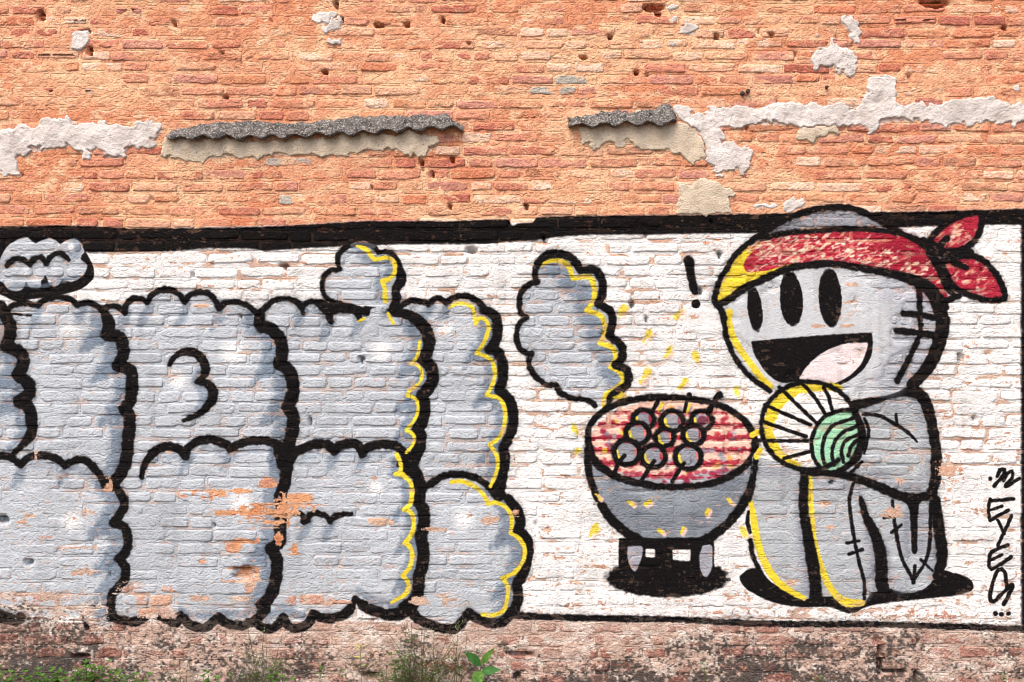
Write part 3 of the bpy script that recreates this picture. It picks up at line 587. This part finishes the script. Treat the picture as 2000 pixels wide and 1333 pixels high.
def wall_material(name, brick):
    m, nt, p = new_mat(name)
    pos = nd(nt, 'ShaderNodeNewGeometry').outputs['Position']; uv = nd(nt, 'ShaderNodeUVMap', uv_map='wall').outputs[0]
    ip = nd(nt, 'ShaderNodeTexImage', image=IMG_P, extension='EXTEND'); im = nd(nt, 'ShaderNodeTexImage', image=IMG_M, extension='EXTEND')
    ih = nd(nt, 'ShaderNodeTexImage', image=IMG_H, extension='EXTEND')
    for t_ in (ip, im, ih): nt.links.new(uv, t_.inputs[0])
    n1 = tex_noise(nt, pos, 38, 5, .7); n2 = tex_noise(nt, pos, 130, 4, .75); n3 = tex_noise(nt, pos, 300, 3, .7)
    col = im.outputs[0]
    if brick:
        at = nd(nt, 'ShaderNodeAttribute', attribute_name='tint').outputs['Color']
        aa = nd(nt, 'ShaderNodeAttribute', attribute_name='tint').outputs['Alpha']
        f = math_n(nt, 'MULTIPLY', math_n(nt, 'MULTIPLY', im.outputs[1], aa), ramp(nt, n2, .3, .7, .35, 1.25))
        col = mix(nt, f, at, col)
    col = mix(nt, 1.0, col, mix(nt, ramp(nt, n1, .3, .7), (.70, .70, .70), (1.2, 1.2, 1.2)), 'MULTIPLY')
    col = mix(nt, 1.0, col, mix(nt, ramp(nt, n2, .3, .7), (.72, .70, .68), (1.22, 1.22, 1.22)), 'MULTIPLY')
    # paint, with a fine uneven edge and slight tone change
    fa = math_n(nt, 'MULTIPLY', ip.outputs[1], ramp(nt, n3, .25, .40, .80, 1.))
    pc = mix(nt, 1.0, ip.outputs[0], mix(nt, ramp(nt, n1, .3, .7), (.90, .89, .88), (1.04, 1.04, 1.04)), 'MULTIPLY')
    pc = mix(nt, ramp(nt, n2, .64, .80, 0, .12), pc, col)
    col = mix(nt, fa, col, pc)
    pore = ramp(nt, tex_noise(nt, pos, 95, 5, .8), .655, .70)
    col = mix(nt, math_n(nt, 'MULTIPLY', pore, .75), col, (.06, .045, .035))
    nt.links.new(col, p.inputs['Base Color'])
    h = math_n(nt, 'ADD', math_n(nt, 'MULTIPLY', n1, .8), math_n(nt, 'ADD', math_n(nt, 'MULTIPLY', n2, .55), math_n(nt, 'MULTIPLY', n3, .22)))
    b0 = nd(nt, 'ShaderNodeBump'); b0.inputs['Distance'].default_value = .007; nt.links.new(h, b0.inputs['Height'])
    b1 = nd(nt, 'ShaderNodeBump'); b1.inputs['Distance'].default_value = .0072; nt.links.new(ih.outputs[0], b1.inputs['Height'])
    nt.links.new(b0.outputs[0], b1.inputs['Normal']); nt.links.new(b1.outputs[0], p.inputs['Normal'])
    return m
M_BRICK = wall_material('weathered_brick', True); M_BED = wall_material('sandy_mortar', False)

def plain(name, c1, c2, scale, bd, s2=160, c3=None, thr=(.6, .66), b2=.3):
    m, nt, p = new_mat(name); pos = nd(nt, 'ShaderNodeNewGeometry').outputs['Position']
    n1 = tex_noise(nt, pos, scale, 6, .65); n2 = tex_noise(nt, pos, s2, 4, .7)
    col = mix(nt, ramp(nt, n1, .35, .65), lin(srgb(*c1)), lin(srgb(*c2)))
    if c3: col = mix(nt, ramp(nt, n2, *thr), col, lin(srgb(*c3)))
    nt.links.new(col, p.inputs['Base Color'])
    bump(nt, p, math_n(nt, 'ADD', n1, math_n(nt, 'MULTIPLY', n2, b2)), bd); return m
M_WPL = plain('white_plaster', (192, 182, 175), (226, 219, 214), 6, .020, 34, (178, 160, 148), (.58, .72), .5)
M_BPL = plain('beige_render', (222, 206, 184), (202, 184, 160), 16, .014, 110, (128, 116, 102), (.60, .70), .6)
M_SHEET = plain('lichen_cement', (78, 75, 74), (140, 134, 129), 26, .026, 105, (212, 205, 197), (.50, .64), 1.0)
M_SOIL = plain('damp_soil', (92, 74, 56), (64, 54, 42), 6, .02, 60, (120, 104, 84))
M_IRON = plain('dull_iron', (52, 52, 58), (84, 72, 66), 90, .002)
M_CORE = plain('wall_core', (200, 130, 90), (170, 108, 76), 20, .01)

def leaf_mat(name, c1, c2):
    m, nt, p = new_mat(name); pos = nd(nt, 'ShaderNodeNewGeometry').outputs['Position']
    n1 = tex_noise(nt, pos, 45, 3); col = mix(nt, ramp(nt, n1, .35, .65), lin(srgb(*c1)), lin(srgb(*c2)))
    nt.links.new(col, p.inputs['Base Color']); p.inputs['Roughness'].default_value = .5
    tr = nd(nt, 'ShaderNodeBsdfTranslucent'); nt.links.new(col, tr.inputs[0]); ms = nd(nt, 'ShaderNodeMixShader'); ms.inputs[0].default_value = .3
    nt.links.new(p.outputs[0], ms.inputs[1]); nt.links.new(tr.outputs[0], ms.inputs[2])
    nt.links.new(ms.outputs[0], [n for n in nt.nodes if n.type == 'OUTPUT_MATERIAL'][0].inputs[0]); return m
M_LEAF = leaf_mat('weed_leaf', (66, 92, 42), (98, 122, 58)); M_LEAF2 = leaf_mat('fresh_leaf', (62, 98, 40), (98, 138, 58))
M_DRY = leaf_mat('dry_stalk', (84, 92, 56), (112, 102, 66)); M_BIG = leaf_mat('glossy_leaf', (52, 100, 50), (74, 124, 58)); M_YLEAF = leaf_mat('yellow_green_leaf', (176, 200, 70), (196, 206, 96))
M_DOT = leaf_mat('pale_flower', (232, 230, 216), (222, 222, 206))

# ------------------------------------------------------------------ mesh helpers
col_main = scene.collection
def w3(u, v_, h): return np.stack([(np.asarray(u) - 1000) / PPM, -np.asarray(h) / 1000.0, ZC + (666.5 - np.asarray(v_)) / PPM], -1)
def build(name, V, F, mat, parent=None, UVs=None, tint=None, origin=None, smooth_=True):
    V = np.asarray(V, f32); F = np.asarray(F, np.int32)
    if origin is None: origin = np.zeros(3, f32)
    me = bpy.data.meshes.new(name); n = F.shape[1]
    me.vertices.add(len(V)); me.vertices.foreach_set('co', (V - origin).astype(f32).ravel())
    me.loops.add(F.size); me.loops.foreach_set('vertex_index', F.ravel())
    me.polygons.add(len(F)); me.polygons.foreach_set('loop_start', np.arange(0, F.size, n, dtype=np.int32))
    if UVs is not None:
        l = me.uv_layers.new(name='wall'); l.data.foreach_set('uv', np.asarray(UVs, f32)[F.ravel()].ravel())
    if tint is not None:
        a = me.attributes.new('tint', 'FLOAT_COLOR', 'POINT'); a.data.foreach_set('color', np.asarray(tint, f32).ravel())
    me.update(calc_edges=True); me.validate()
    me.polygons.foreach_set('use_smooth', np.full(len(F), smooth_, bool))
    me.materials.append(mat)
    o = bpy.data.objects.new(name, me); col_main.objects.link(o); o.location = [float(q) for q in origin]
    if parent is not None: o.parent = parent; o.matrix_parent_inverse.identity(); o.location = [float(a - b) for a, b in zip(origin, parent.location)]
    return o
def grid_faces(nr, nc):
    i = np.arange((nr - 1) * (nc - 1)); r, c = i // (nc - 1), i % (nc - 1); a = r * nc + c
    return np.stack([a, a + nc, a + nc + 1, a + 1], -1).astype(np.int32)
def uv_of(u, v_): return np.stack([(np.asarray(u) - X0 + .5) / W, 1 - (np.asarray(v_) - Y0 + .5) / H], -1)
def samp(A, u, v_): return A[np.clip(np.rint(v_ - Y0).astype(int), 0, H - 1), np.clip(np.rint(u - X0).astype(int), 0, W - 1)]
def tag(o, label=None, cat=None, group=None, kind=None):
    for k, val in (('label', label), ('category', cat), ('group', group), ('kind', kind)):
        if val: o[k] = val
    return o

# ------------------------------------------------------------------ ground
gv = [(-150, 3, 0), (150, 3, 0), (150, -150, 0), (-150, -150, 0)]
ys = np.concatenate([[3], np.linspace(.1, -2, 30), [-6, -20, -150]]); xs = np.concatenate([[-150, -30, -8], np.linspace(-4, 4, 70), [8, 30, 150]])
gx, gy = np.meshgrid(xs, ys); gz = np.where((np.abs(gx) < 4.1) & (gy < .2) & (gy > -2.1), rng.uniform(-.012, .012, gx.shape), 0)
tag(build('ground', np.stack([gx, gy, gz], -1).reshape(-1, 3), grid_faces(len(ys), len(xs))[:, ::-1], M_SOIL), kind='structure')

# ------------------------------------------------------------------ the wall
wall = bpy.data.objects.new('brick_wall', None); col_main.objects.link(wall)
tag(wall, 'old orange brick wall painted with a cloud letter and grilling figure mural', 'wall')
st = 4
us = np.arange(X0, X1 + 1, st, dtype=f32); vsr = np.arange(Y0, Y1 + 1, st, dtype=f32)
gu, gvv = np.meshgrid(us, vsr); gh = samp(blur(MH, 1), gu, gvv).copy()
gh[0] = gh[-1] = -75; gh[:, 0] = gh[:, -1] = -75
build('mortar_bed', w3(gu, gvv, gh).reshape(-1, 3), grid_faces(len(vsr), len(us)), M_BED, wall, uv_of(gu, gvv).reshape(-1, 2))
# solid body behind
cx0, cx1, cz0, cz1 = (X0 - 1000) / PPM, (X1 - 1000) / PPM, -.25, ZC + (666.5 - Y0) / PPM
cv = [(x, y, z) for y in (.062, .36) for x, z in ((cx0, cz0), (cx1, cz0), (cx1, cz1), (cx0, cz1))]
build('wall_core', cv, [(0, 1, 2, 3), (5, 4, 7, 6), (4, 0, 3, 7), (1, 5, 6, 2), (3, 2, 6, 7), (4, 5, 1, 0)], M_CORE, wall, smooth_=False)

PAL = [((176, 90, 78), 2.4), ((200, 122, 102), 3), ((210, 136, 110), 3.2), ((192, 126, 116), 2.4), ((216, 142, 104), 2.6), ((232, 180, 150), 3.0), ((246, 218, 196), 2.8), ((186, 130, 104), 1.4), ((208, 116, 82), 1.4)]
pw = np.array([p[1] for p in PAL]); pw = pw / pw.sum()
LOWP = [(158, 90, 74), (164, 112, 96), (182, 140, 122), (150, 82, 66)]
cand = []
for i, xa, xb, ya, yb in keep:
    x0, y0, x1, y1 = bricks[i]
    nx = max(3, int((x1 - x0) / 5.5)); ins = np.linspace(x0 + 6, x1 - 6, nx)
    cu = np.concatenate([[x0 - 1.4, x0 + .4, x0 + 2], ins, [x1 - 2, x1 - .4, x1 + 1.4]]); hm = (y0 + y1) / 2
    cvv = np.array([y0 - 1.4, y0 + .3, y0 + 1.8, y0 + 4.4, y0 + 7.5, y1 - 7.5, y1 - 4.4, y1 - 1.8, y1 - .3, y1 + 1.4])
    bu, bv = np.meshgrid(cu, cvv)
    ins_ = (bu >= X0) & (bu <= X1 - 1) & (bv >= Y0) & (bv <= Y1 - 1)
    bh = samp(BH, bu, bv).copy()
    bh[0] = bh[-1] = SINK - 3; bh[:, 0] = bh[:, -1] = SINK - 3; bh[~ins_] = SINK - 3
    bu = np.clip(bu, X0, X1); bv = np.clip(bv, Y0, Y1)
    cy, cx = hm, (x0 + x1) / 2
    if cy > 1215: c = np.array(LOWP[rng.integers(4)], f32)
    else:
        pp = pw.copy(); pl_ = float(samp(pale[..., 0], np.array(cx), np.array(cy))); pp[[5, 6]] *= .45 + 2.2 * pl_; pp[[0, 3]] *= 1.2 - .6 * pl_; pp /= pp.sum()
        c = np.array(PAL[rng.choice(len(PAL), p=pp)][0], f32) * .72 + np.array((230, 174, 144), f32) * .28 + rng.normal(0, 6)
    if 470 < cy <= 1215: c = c * .5 + np.array((202, 166, 146), f32) * .5
    if abs(cx - 1087) < 40 and abs(cy - 166) < 12: c = np.array((168, 172, 166), f32)
    if rng.random() < .004 and cy < 430: c = np.array((186, 182, 172), f32)
    t = np.append(lin(np.clip(c / 255, 0, 1)), rng.uniform(.2, .55) if (rng.random() < .15 and cy < 1200) else rng.uniform(.7, 1.15))
    V = w3(bu, bv, bh).reshape(-1, 3); UV = uv_of(bu, bv).reshape(-1, 2)
    vis = (BH[ya:yb, xa:xb] > MH[ya:yb, xa:xb]).sum()
    inside = x0 > 4 and x1 < 1996 and y0 > 4 and y1 < 1329
    org = w3(cx, cy, 0.0)
    cand.append((float(vis) if inside else -1., V, UV, np.tile(t, (len(V), 1)), bu.shape, org))
order = sorted(range(len(cand)), key=lambda k: -cand[k][0])
for k in order[:300]:
    _, V, UV, T, shp, org = cand[k]
    build('brick', V, grid_faces(*shp), M_BRICK, wall, UV, T, org)
VS, US, TS, FS, off = [], [], [], [], 0
for k in order[300:]:
    _, V, UV, T, shp, org = cand[k]
    VS.append(V); US.append(UV); TS.append(T); FS.append(grid_faces(*shp) + off); off += len(V)
tag(build('bricks', np.vstack(VS), np.vstack(FS), M_BRICK, wall, np.vstack(US), np.vstack(TS)), kind='stuff')

# ------------------------------------------------------------------ plaster left on the wall
FOLD = np.abs(fbm(60, 44, 4, 30) - .5) * 2; FOLD2 = np.abs(fbm(26, 34, 3, 31) - .5) * 2
def patch(pts, thick, mat, label=None, fold=8.0, ragged=1.0, step=2, wave=0):
    m, sl = raster(np.array([p[:2] for p in pts], f32))
    hh_, ww_ = m.shape; wy = ((N_MID[sl] - .5) * 30 * ragged + (N_FINE[sl] - .5) * 22 * ragged).astype(int); wx = ((N_STREAK[sl] - .5) * 20 * ragged).astype(int)
    iy, ix = np.mgrid[0:hh_, 0:ww_]; m = m[np.clip(iy + wy, 0, hh_ - 1), np.clip(ix + wx, 0, ww_ - 1)]
    mb = np.clip(blur(m, 2) + N_EDGE[sl] * .4 * ragged, 0, 1)
    sm = sstep(.42, .54, mb)
    h = -6 + (6 + thick * (.22 + .8 * N_MID[sl]) + FOLD[sl] * fold * .95 + N_BUMP[sl] * 3.0 + FOLD2[sl] * fold * .28) * sm
    ya, xa = sl[0].start + Y0, sl[1].start + X0
    uu = np.arange(xa, sl[1].stop + X0, step); vv_ = np.arange(ya, sl[0].stop + Y0, step)
    hs = h[::step, ::step][:len(vv_), :len(uu)]; ms = sm[::step, ::step][:len(vv_), :len(uu)]
    gu_, gv_ = np.meshgrid(uu, vv_)
    if wave: hs = hs + wave * np.sin(gu_ / 44 * 2 * math.pi) * sstep(1, .5, (gv_ - vv_.min()) / max(1, vv_.max() - vv_.min()))
    F = grid_faces(*hs.shape); ok = (ms.ravel()[F] > .001).any(1); F = F[ok]
    used = np.unique(F); remap = np.zeros(hs.size, int); remap[used] = np.arange(len(used))
    V = w3(gu_, gv_, hs).reshape(-1, 3)[used]
    o = build('plaster_patch', V, remap[F], mat, wall, origin=V.mean(0))
    if label: o['label'] = label
    return o
for a_, k_ in PDEFS: patch(a_[0], a_[1], M_WPL if a_[2] == 'w' else M_BPL, *a_[3:], **k_)

# ------------------------------------------------------------------ broken corrugated roof edges still bedded in the wall
def sheet(xa, xb, top, bot, label, amp=4.2, wl=44.0, ph=0.0):
    xs_ = np.arange(xa, xb + .1, 3.0); n = len(xs_); r = np.random.default_rng(int(xa) + 5)
    def wob(sc, a, k): return np.interp(xs_, np.arange(xa - sc, xb + 2 * sc, sc), r.normal(0, a, len(np.arange(xa - sc, xb + 2 * sc, sc))))
    t = np.interp(xs_, [p[0] for p in top], [p[1] for p in top]) + wob(26, 1.8, 0) + wob(8, 1.2, 0) + wob(4, .8, 0)
    b = np.interp(xs_, [p[0] for p in bot], [p[1] for p in bot]) + amp * np.sin((xs_ - xa) / wl * 2 * math.pi + ph) + wob(40, 1.2, 0) + wob(7, .5, 0)
    endf = np.clip(np.minimum(xs_ - xa, xb - xs_) / 10, 0.15, 1)
    prof = [(-.10, -10), (.0, 3), (.10, 10), (.25, 18), (.42, 25), (.58, 32), (.72, 39), (.85, 46), (.94, 50), (1.0, 48), (1.03, 40), (1.01, 22), (.99, 3), (.96, -14)]
    rows = []
    wv = np.sin((xs_ - xa) / wl * 2 * math.pi + ph)
    for j, (q, d) in enumerate(prof):
        vv_ = t + (b - t) * q; hh = d * (.55 + .45 * endf) + (wob(6, 3.0, 0) + wob(16, 4.0, 0) if 0 < j < 10 else 0)
        if d > 22: hh = hh + 5 * wv
        vv_ = vv_ + (wob(6, .9, 0) if 0 < j < 8 else 0)
        rows.append((vv_, hh))
    uu = np.tile(xs_, (len(prof), 1)); vv_ = np.array([q[0] for q in rows]); hh = np.array([q[1] for q in rows])
    V = w3(uu, vv_, hh).reshape(-1, 3); F = grid_faces(len(prof), n)
    c0 = len(V); mid_t = w3(xs_[0], (t[0] + b[0]) / 2, 10.); mid_e = w3(xs_[-1], (t[-1] + b[-1]) / 2, 10.)
    V = np.vstack([V, mid_t[None], mid_e[None]]); caps = []
    for j in range(len(prof)):
        k = (j + 1) % len(prof)
        caps.append((j * n, c0, c0, k * n)); caps.append((j * n + n - 1, k * n + n - 1, c0 + 1, c0 + 1))
    tri = [(a, b_, d) for a, b_, c, d in caps[0::2]] + [(a, b_, c) for a, b_, c, d in caps[1::2]]
    Q = F; T3 = np.vstack([Q[:, [0, 1, 2]], Q[:, [0, 2, 3]], np.array(tri)])
    o = build('corrugated_sheet_edge', V, T3, M_SHEET, wall, origin=V.mean(0)); o['label'] = label
sheet(326, 906, [(326, 262), (350, 250), (420, 243), (500, 240), (560, 243), (600, 236), (700, 230), (800, 228), (870, 224), (885, 232), (906, 248)], [(326, 270), (345, 274), (450, 272), (600, 268), (760, 260), (880, 252), (906, 256)], 'long broken corrugated cement sheet edge, dark with lichen')
sheet(1110, 1320, [(1110, 230), (1125, 224), (1200, 219), (1270, 217), (1298, 205), (1310, 212), (1320, 226)], [(1110, 246), (1140, 250), (1200, 247), (1260, 244), (1300, 246), (1320, 240)], 'short broken corrugated cement sheet edge, dark with lichen', ph=1.2)
# two iron studs left in the bricks
def stud(u, v_, r_, l):
    a = np.linspace(0, 2 * math.pi, 9)[:-1]; rings = []
    for rad, hh in ((r_ * .6, -8), (r_ * .6, l * .5), (r_, l * .55), (r_, l), (r_ * .4, l + 1.5)):
        rings.append(w3(u + rad * np.cos(a), v_ + rad * np.sin(a), np.full(8, hh)))
    V = np.vstack(rings + [w3(np.array([u]), np.array([v_]), np.array([l + 1.5]))]); F = []
    for k in range(4):
        for j in range(8): F += [(k * 8 + j, k * 8 + (j + 1) % 8, k * 8 + 8 + (j + 1) % 8), (k * 8 + j, k * 8 + 8 + (j + 1) % 8, k * 8 + 8 + j)]
    F += [(32 + j, 32 + (j + 1) % 8, 40) for j in range(8)]
    build('iron_stud', V, F, M_IRON, wall, origin=V.mean(0))
stud(1459, 180, 4.2, 22); stud(1449, 184, 4.6, 16); stud(1613, 172, 3.4, 18)

# ------------------------------------------------------------------ weeds along the foot of the wall
class MB:
    def __init__(s): s.v = []; s.f = []
    def tube(s, pts, r0, r1, n=4):
        pts = [Vector(p) for p in pts]; b0 = len(s.v)
        for i, p in enumerate(pts):
            d = (pts[min(i + 1, len(pts) - 1)] - pts[max(i - 1, 0)]).normalized(); a = d.orthogonal().normalized(); b = d.cross(a)
            r = r0 + (r1 - r0) * i / (len(pts) - 1)
            for k in range(n): s.v.append(p + (a * math.cos(6.283 * k / n) + b * math.sin(6.283 * k / n)) * r)
        for i in range(len(pts) - 1):
            for k in range(n):
                a, b = b0 + i * n + k, b0 + i * n + (k + 1) % n
                s.f += [(a, b, b + n), (a, b + n, a + n)]
    def leaf(s, p, d, up, L, Wd, curl=.25, seg=4):
        p = Vector(p); d = Vector(d).normalized(); sd = d.cross(Vector(up))
        sd = sd.normalized() if sd.length > 1e-4 else Vector((1, 0, 0)); n = sd.cross(d); b0 = len(s.v)
        for i in range(seg + 1):
            t = i / seg; w = Wd * .5 * (math.sin(math.pi * min(1, t ** .8 * .97 + .015))) + .0002
            c = p + d * (L * t) - n * (curl * L * t * t); s.v += [c - sd * w + n * w * .25, c, c + sd * w + n * w * .25]
        for i in range(seg):
            a = b0 + i * 3
            for k in (0, 1): s.f += [(a + k, a + k + 1, a + k + 4), (a + k, a + k + 4, a + k + 3)]
    def build(s, name, mat, parent): return build(name, np.array([tuple(q) for q in s.v]), s.f, mat, parent, origin=np.array(parent.location) * 0)
def root(name, u, y, label, cat, group=None):
    o = bpy.data.objects.new(name, None); col_main.objects.link(o); o.location = ((u - 1000) / PPM, y, 0); tag(o, label, cat, group); return o
def zof(v_): return ZC + (666.5 - v_) / PPM
def rv(r, a): return Vector((r.uniform(-a, a), r.uniform(-a, a), r.uniform(-a, a)))

def part(mb, name, mat, o):
    V = np.array([tuple(q) for q in mb.v]); ob = build(name, V, mb.f, mat, None)
    ob.parent = o; return ob
def wiry(u, v_top, width, n, label, seed, dots=3, leafy=6, y=-.10, mat=None, hue=0):
    r = random.Random(seed); o = root('flowering_weed', u, y, label, 'weed', 'wiry weeds at the foot of the wall')
    Hh = zof(v_top); st_, lf, fl = MB(), MB(), MB()
    for i in range(n):
        tgt = Vector((r.gauss(0, .45) * width / PPM, r.uniform(-.05, .04), Hh * r.uniform(.45, 1.0)))
        p = Vector((r.gauss(0, .12) * width / PPM, r.uniform(-.02, .02), -.02)); pts = [p + (tgt - p) * t + rv(r, .006) for t in (0, .25, .5, .75, 1)]
        st_.tube(pts, .0022, .0009, 3)
        for j in range(leafy):
            q = r.uniform(.15, .98); b = p + (tgt - p) * q; d = Vector((r.uniform(-1, 1), r.uniform(-1, .4), r.uniform(-.1, .9)))
            tw = b + d.normalized() * r.uniform(.012, .05); st_.tube([b, (b + tw) / 2 + rv(r, .004), tw], .0011, .0006, 3)
            for k in range(r.randint(1, 3)): lf.leaf(tw + rv(r, .008), d + rv(r, .8), (0, -.4, 1), r.uniform(.006, .02), r.uniform(.002, .006), seg=2)
            if q > .35:
                for k in range(dots):
                    c = tw + rv(r, .016); s = r.uniform(.0011, .0024)
                    b0 = len(fl.v); fl.v += [c + Vector(q_) * s for q_ in ((1, 0, 0), (-1, 0, 0), (0, 1, 0), (0, -1, 0), (0, 0, 1), (0, 0, -1))]
                    fl.f += [(b0 + a, b0 + b_, b0 + c_) for a, b_, c_ in ((0, 2, 4), (2, 1, 4), (1, 3, 4), (3, 0, 4), (2, 0, 5), (1, 2, 5), (3, 1, 5), (0, 3, 5))]
    for q_ in [part(st_, 'stems', M_DRY, o), part(lf, 'leaves', mat or M_LEAF, o)] + ([part(fl, 'flowers', M_DOT, o)] if fl.v else []): q_['kind'] = 'stuff'
def clump(u, v_top, width, n, label, seed, mat=M_LEAF2, y=-.14):
    r = random.Random(seed); o = root('leafy_weed', u, y, label, 'weed', 'leafy weeds at the foot of the wall'); Hh = zof(v_top); st_, lf = MB(), MB()
    for i in range(n):
        p = Vector((r.gauss(0, .25) * width / PPM, r.uniform(-.03, .03), -.02)); tgt = Vector((r.gauss(0, .42) * width / PPM, r.uniform(-.08, .04), Hh * r.uniform(.55, 1.0)))
        pts = [p + (tgt - p) * t + rv(r, .005) for t in (0, .33, .66, 1)]; st_.tube(pts, .0028, .0012, 4)
        for k in range(7):
            t = .35 + .65 * k / 6; b = p + (tgt - p) * t; a = k * 2.4 + r.uniform(-.4, .4); d = Vector((math.cos(a), math.sin(a) * .8 - .2, r.uniform(.1, .7)))
            for jj in (-.55, 0, .55):
                dd = Vector((math.cos(a + jj), math.sin(a + jj) * .8 - .2, d.z)); lf.leaf(b, dd, (0, 0, 1), r.uniform(.018, .034), r.uniform(.010, .017), seg=3)
    for q_ in (part(st_, 'stems', M_DRY, o), part(lf, 'leaves', mat, o)): q_['kind'] = 'stuff'
def seedling(u, v_top, label, seed, L=.03, mat=M_LEAF2, n=6, y=-.11, spread=1.0, group=None):
    r = random.Random(seed); o = root('seedling', u, y, label, 'seedling', group); Hh = zof(v_top); st_ = MB(); tip = Vector((r.uniform(-.01, .01), 0, Hh - L * .5))
    st_.tube([Vector((0, 0, -.02)), tip * .5 + rv(r, .005), tip], .0024, .0013, 4); part(st_, 'stem', M_DRY, o)
    for k in range(n):
        t = 1 - .12 * (k // 3) - .02 * k; a = k * 2.2 + r.uniform(-.3, .3); m_ = MB()
        m_.leaf(Vector((tip.x * t, 0, tip.z * t)), (math.cos(a), math.sin(a) * .7 - .35, r.uniform(.2, .9)), (0, 0, 1), L * r.uniform(.75, 1.1) * spread, L * .5, seg=4); part(m_, 'leaf', mat, o)

wiry(820, 1196, 120, 26, 'tall wiry weed with tiny white flowers under the third cloud letter', 1, dots=3, leafy=9)
wiry(775, 1262, 90, 20, 'bushy wiry weed left of the tall flowering one', 2, dots=3, leafy=9)
wiry(868, 1250, 80, 18, 'wiry weed between the flowering weed and broad leaved sapling', 3, dots=2, leafy=8)
wiry(893, 1140, 26, 3, 'single tall thin weed stalk leaning over the round cloud', 4, dots=2, leafy=6)
wiry(530, 1215, 70, 12, 'sparse pale weed under the worn black outline', 5, dots=3, leafy=7)
wiry(505, 1262, 80, 14, 'low dull weed with fine stems beside the sparse pale weed', 6, dots=1, leafy=7)
wiry(365, 1272, 50, 9, 'dark thin weed standing on the mouldy wall foot', 7, dots=0, leafy=8)
clump(45, 1282, 80, 12, 'leafy green weed at the far mouldy corner of the wall foot', 11)
clump(118, 1290, 100, 20, 'broad bright green weed clump beside the exposed brown brick', 12)
clump(195, 1276, 80, 15, 'upright green weed clump with a yellow leaf', 13)
clump(252, 1284, 70, 12, 'green weed clump at the end of the leafy row', 14)
clump(430, 1290, 40, 5, 'small green weed among dull stems', 15)
clump(568, 1292, 46, 6, 'small green weed below the sparse pale weed', 16)
clump(785, 1270, 50, 8, 'dark green leafy weed inside the flowering stems', 17, mat=M_LEAF, y=-.06)
seedling(712, 1246, 'slender stalk with a tuft of yellow green leaves', 21, L=.034, mat=M_YLEAF, n=7)
seedling(632, 1286, 'bright seedling beside the slender yellow tufted stalk', 22, L=.03, n=8)
seedling(672, 1292, 'low seedling with pale stalk near the slender tufted one', 23, L=.026, n=6)
seedling(1366, 1278, 'green seedling with round leaves and tiny flowers on mouldy render', 24, L=.032, n=6)
seedling(1588, 1304, 'lone green seedling beside the upright crack', 25, L=.034, n=7)
seedling(1800, 1310, 'tiny seedling below the exposed red brick', 26, L=.024, n=5)
seedling(1938, 1300, 'bright seedling under the writing', 27, L=.034, n=8)
seedling(466, 1300, 'tiny seedling beside the dull wiry weed', 28, L=.024, n=5)
# broad-leaved sapling
sp = root('sapling', 940, -.12, 'young sapling with five broad glossy green leaves', 'sapling')
s_ = MB(); s_.tube([(0, 0, -.02), (-.004, 0, .08), (.002, 0, .185)], .004, .0025, 6); part(s_, 'stem', M_DRY, sp)
for (px, pz), d, L, wd, mt in (((0, .18), (-.62, -.35, .72), .118, .050, M_BIG), ((.002, .185), (.55, -.3, .85), .115, .036, M_LEAF2), ((0, .155), (-.28, -.8, -.55), .115, .062, M_LEAF2), ((.004, .145), (.85, -.35, .30), .105, .046, M_BIG), ((0, .10), (.35, -.6, -.1), .07, .03, M_BIG)):
    m_ = MB(); m_.leaf((px, 0, pz), d, (0, -.75, .65), L, wd, curl=.18, seg=7); part(m_, 'leaf', mt, sp)
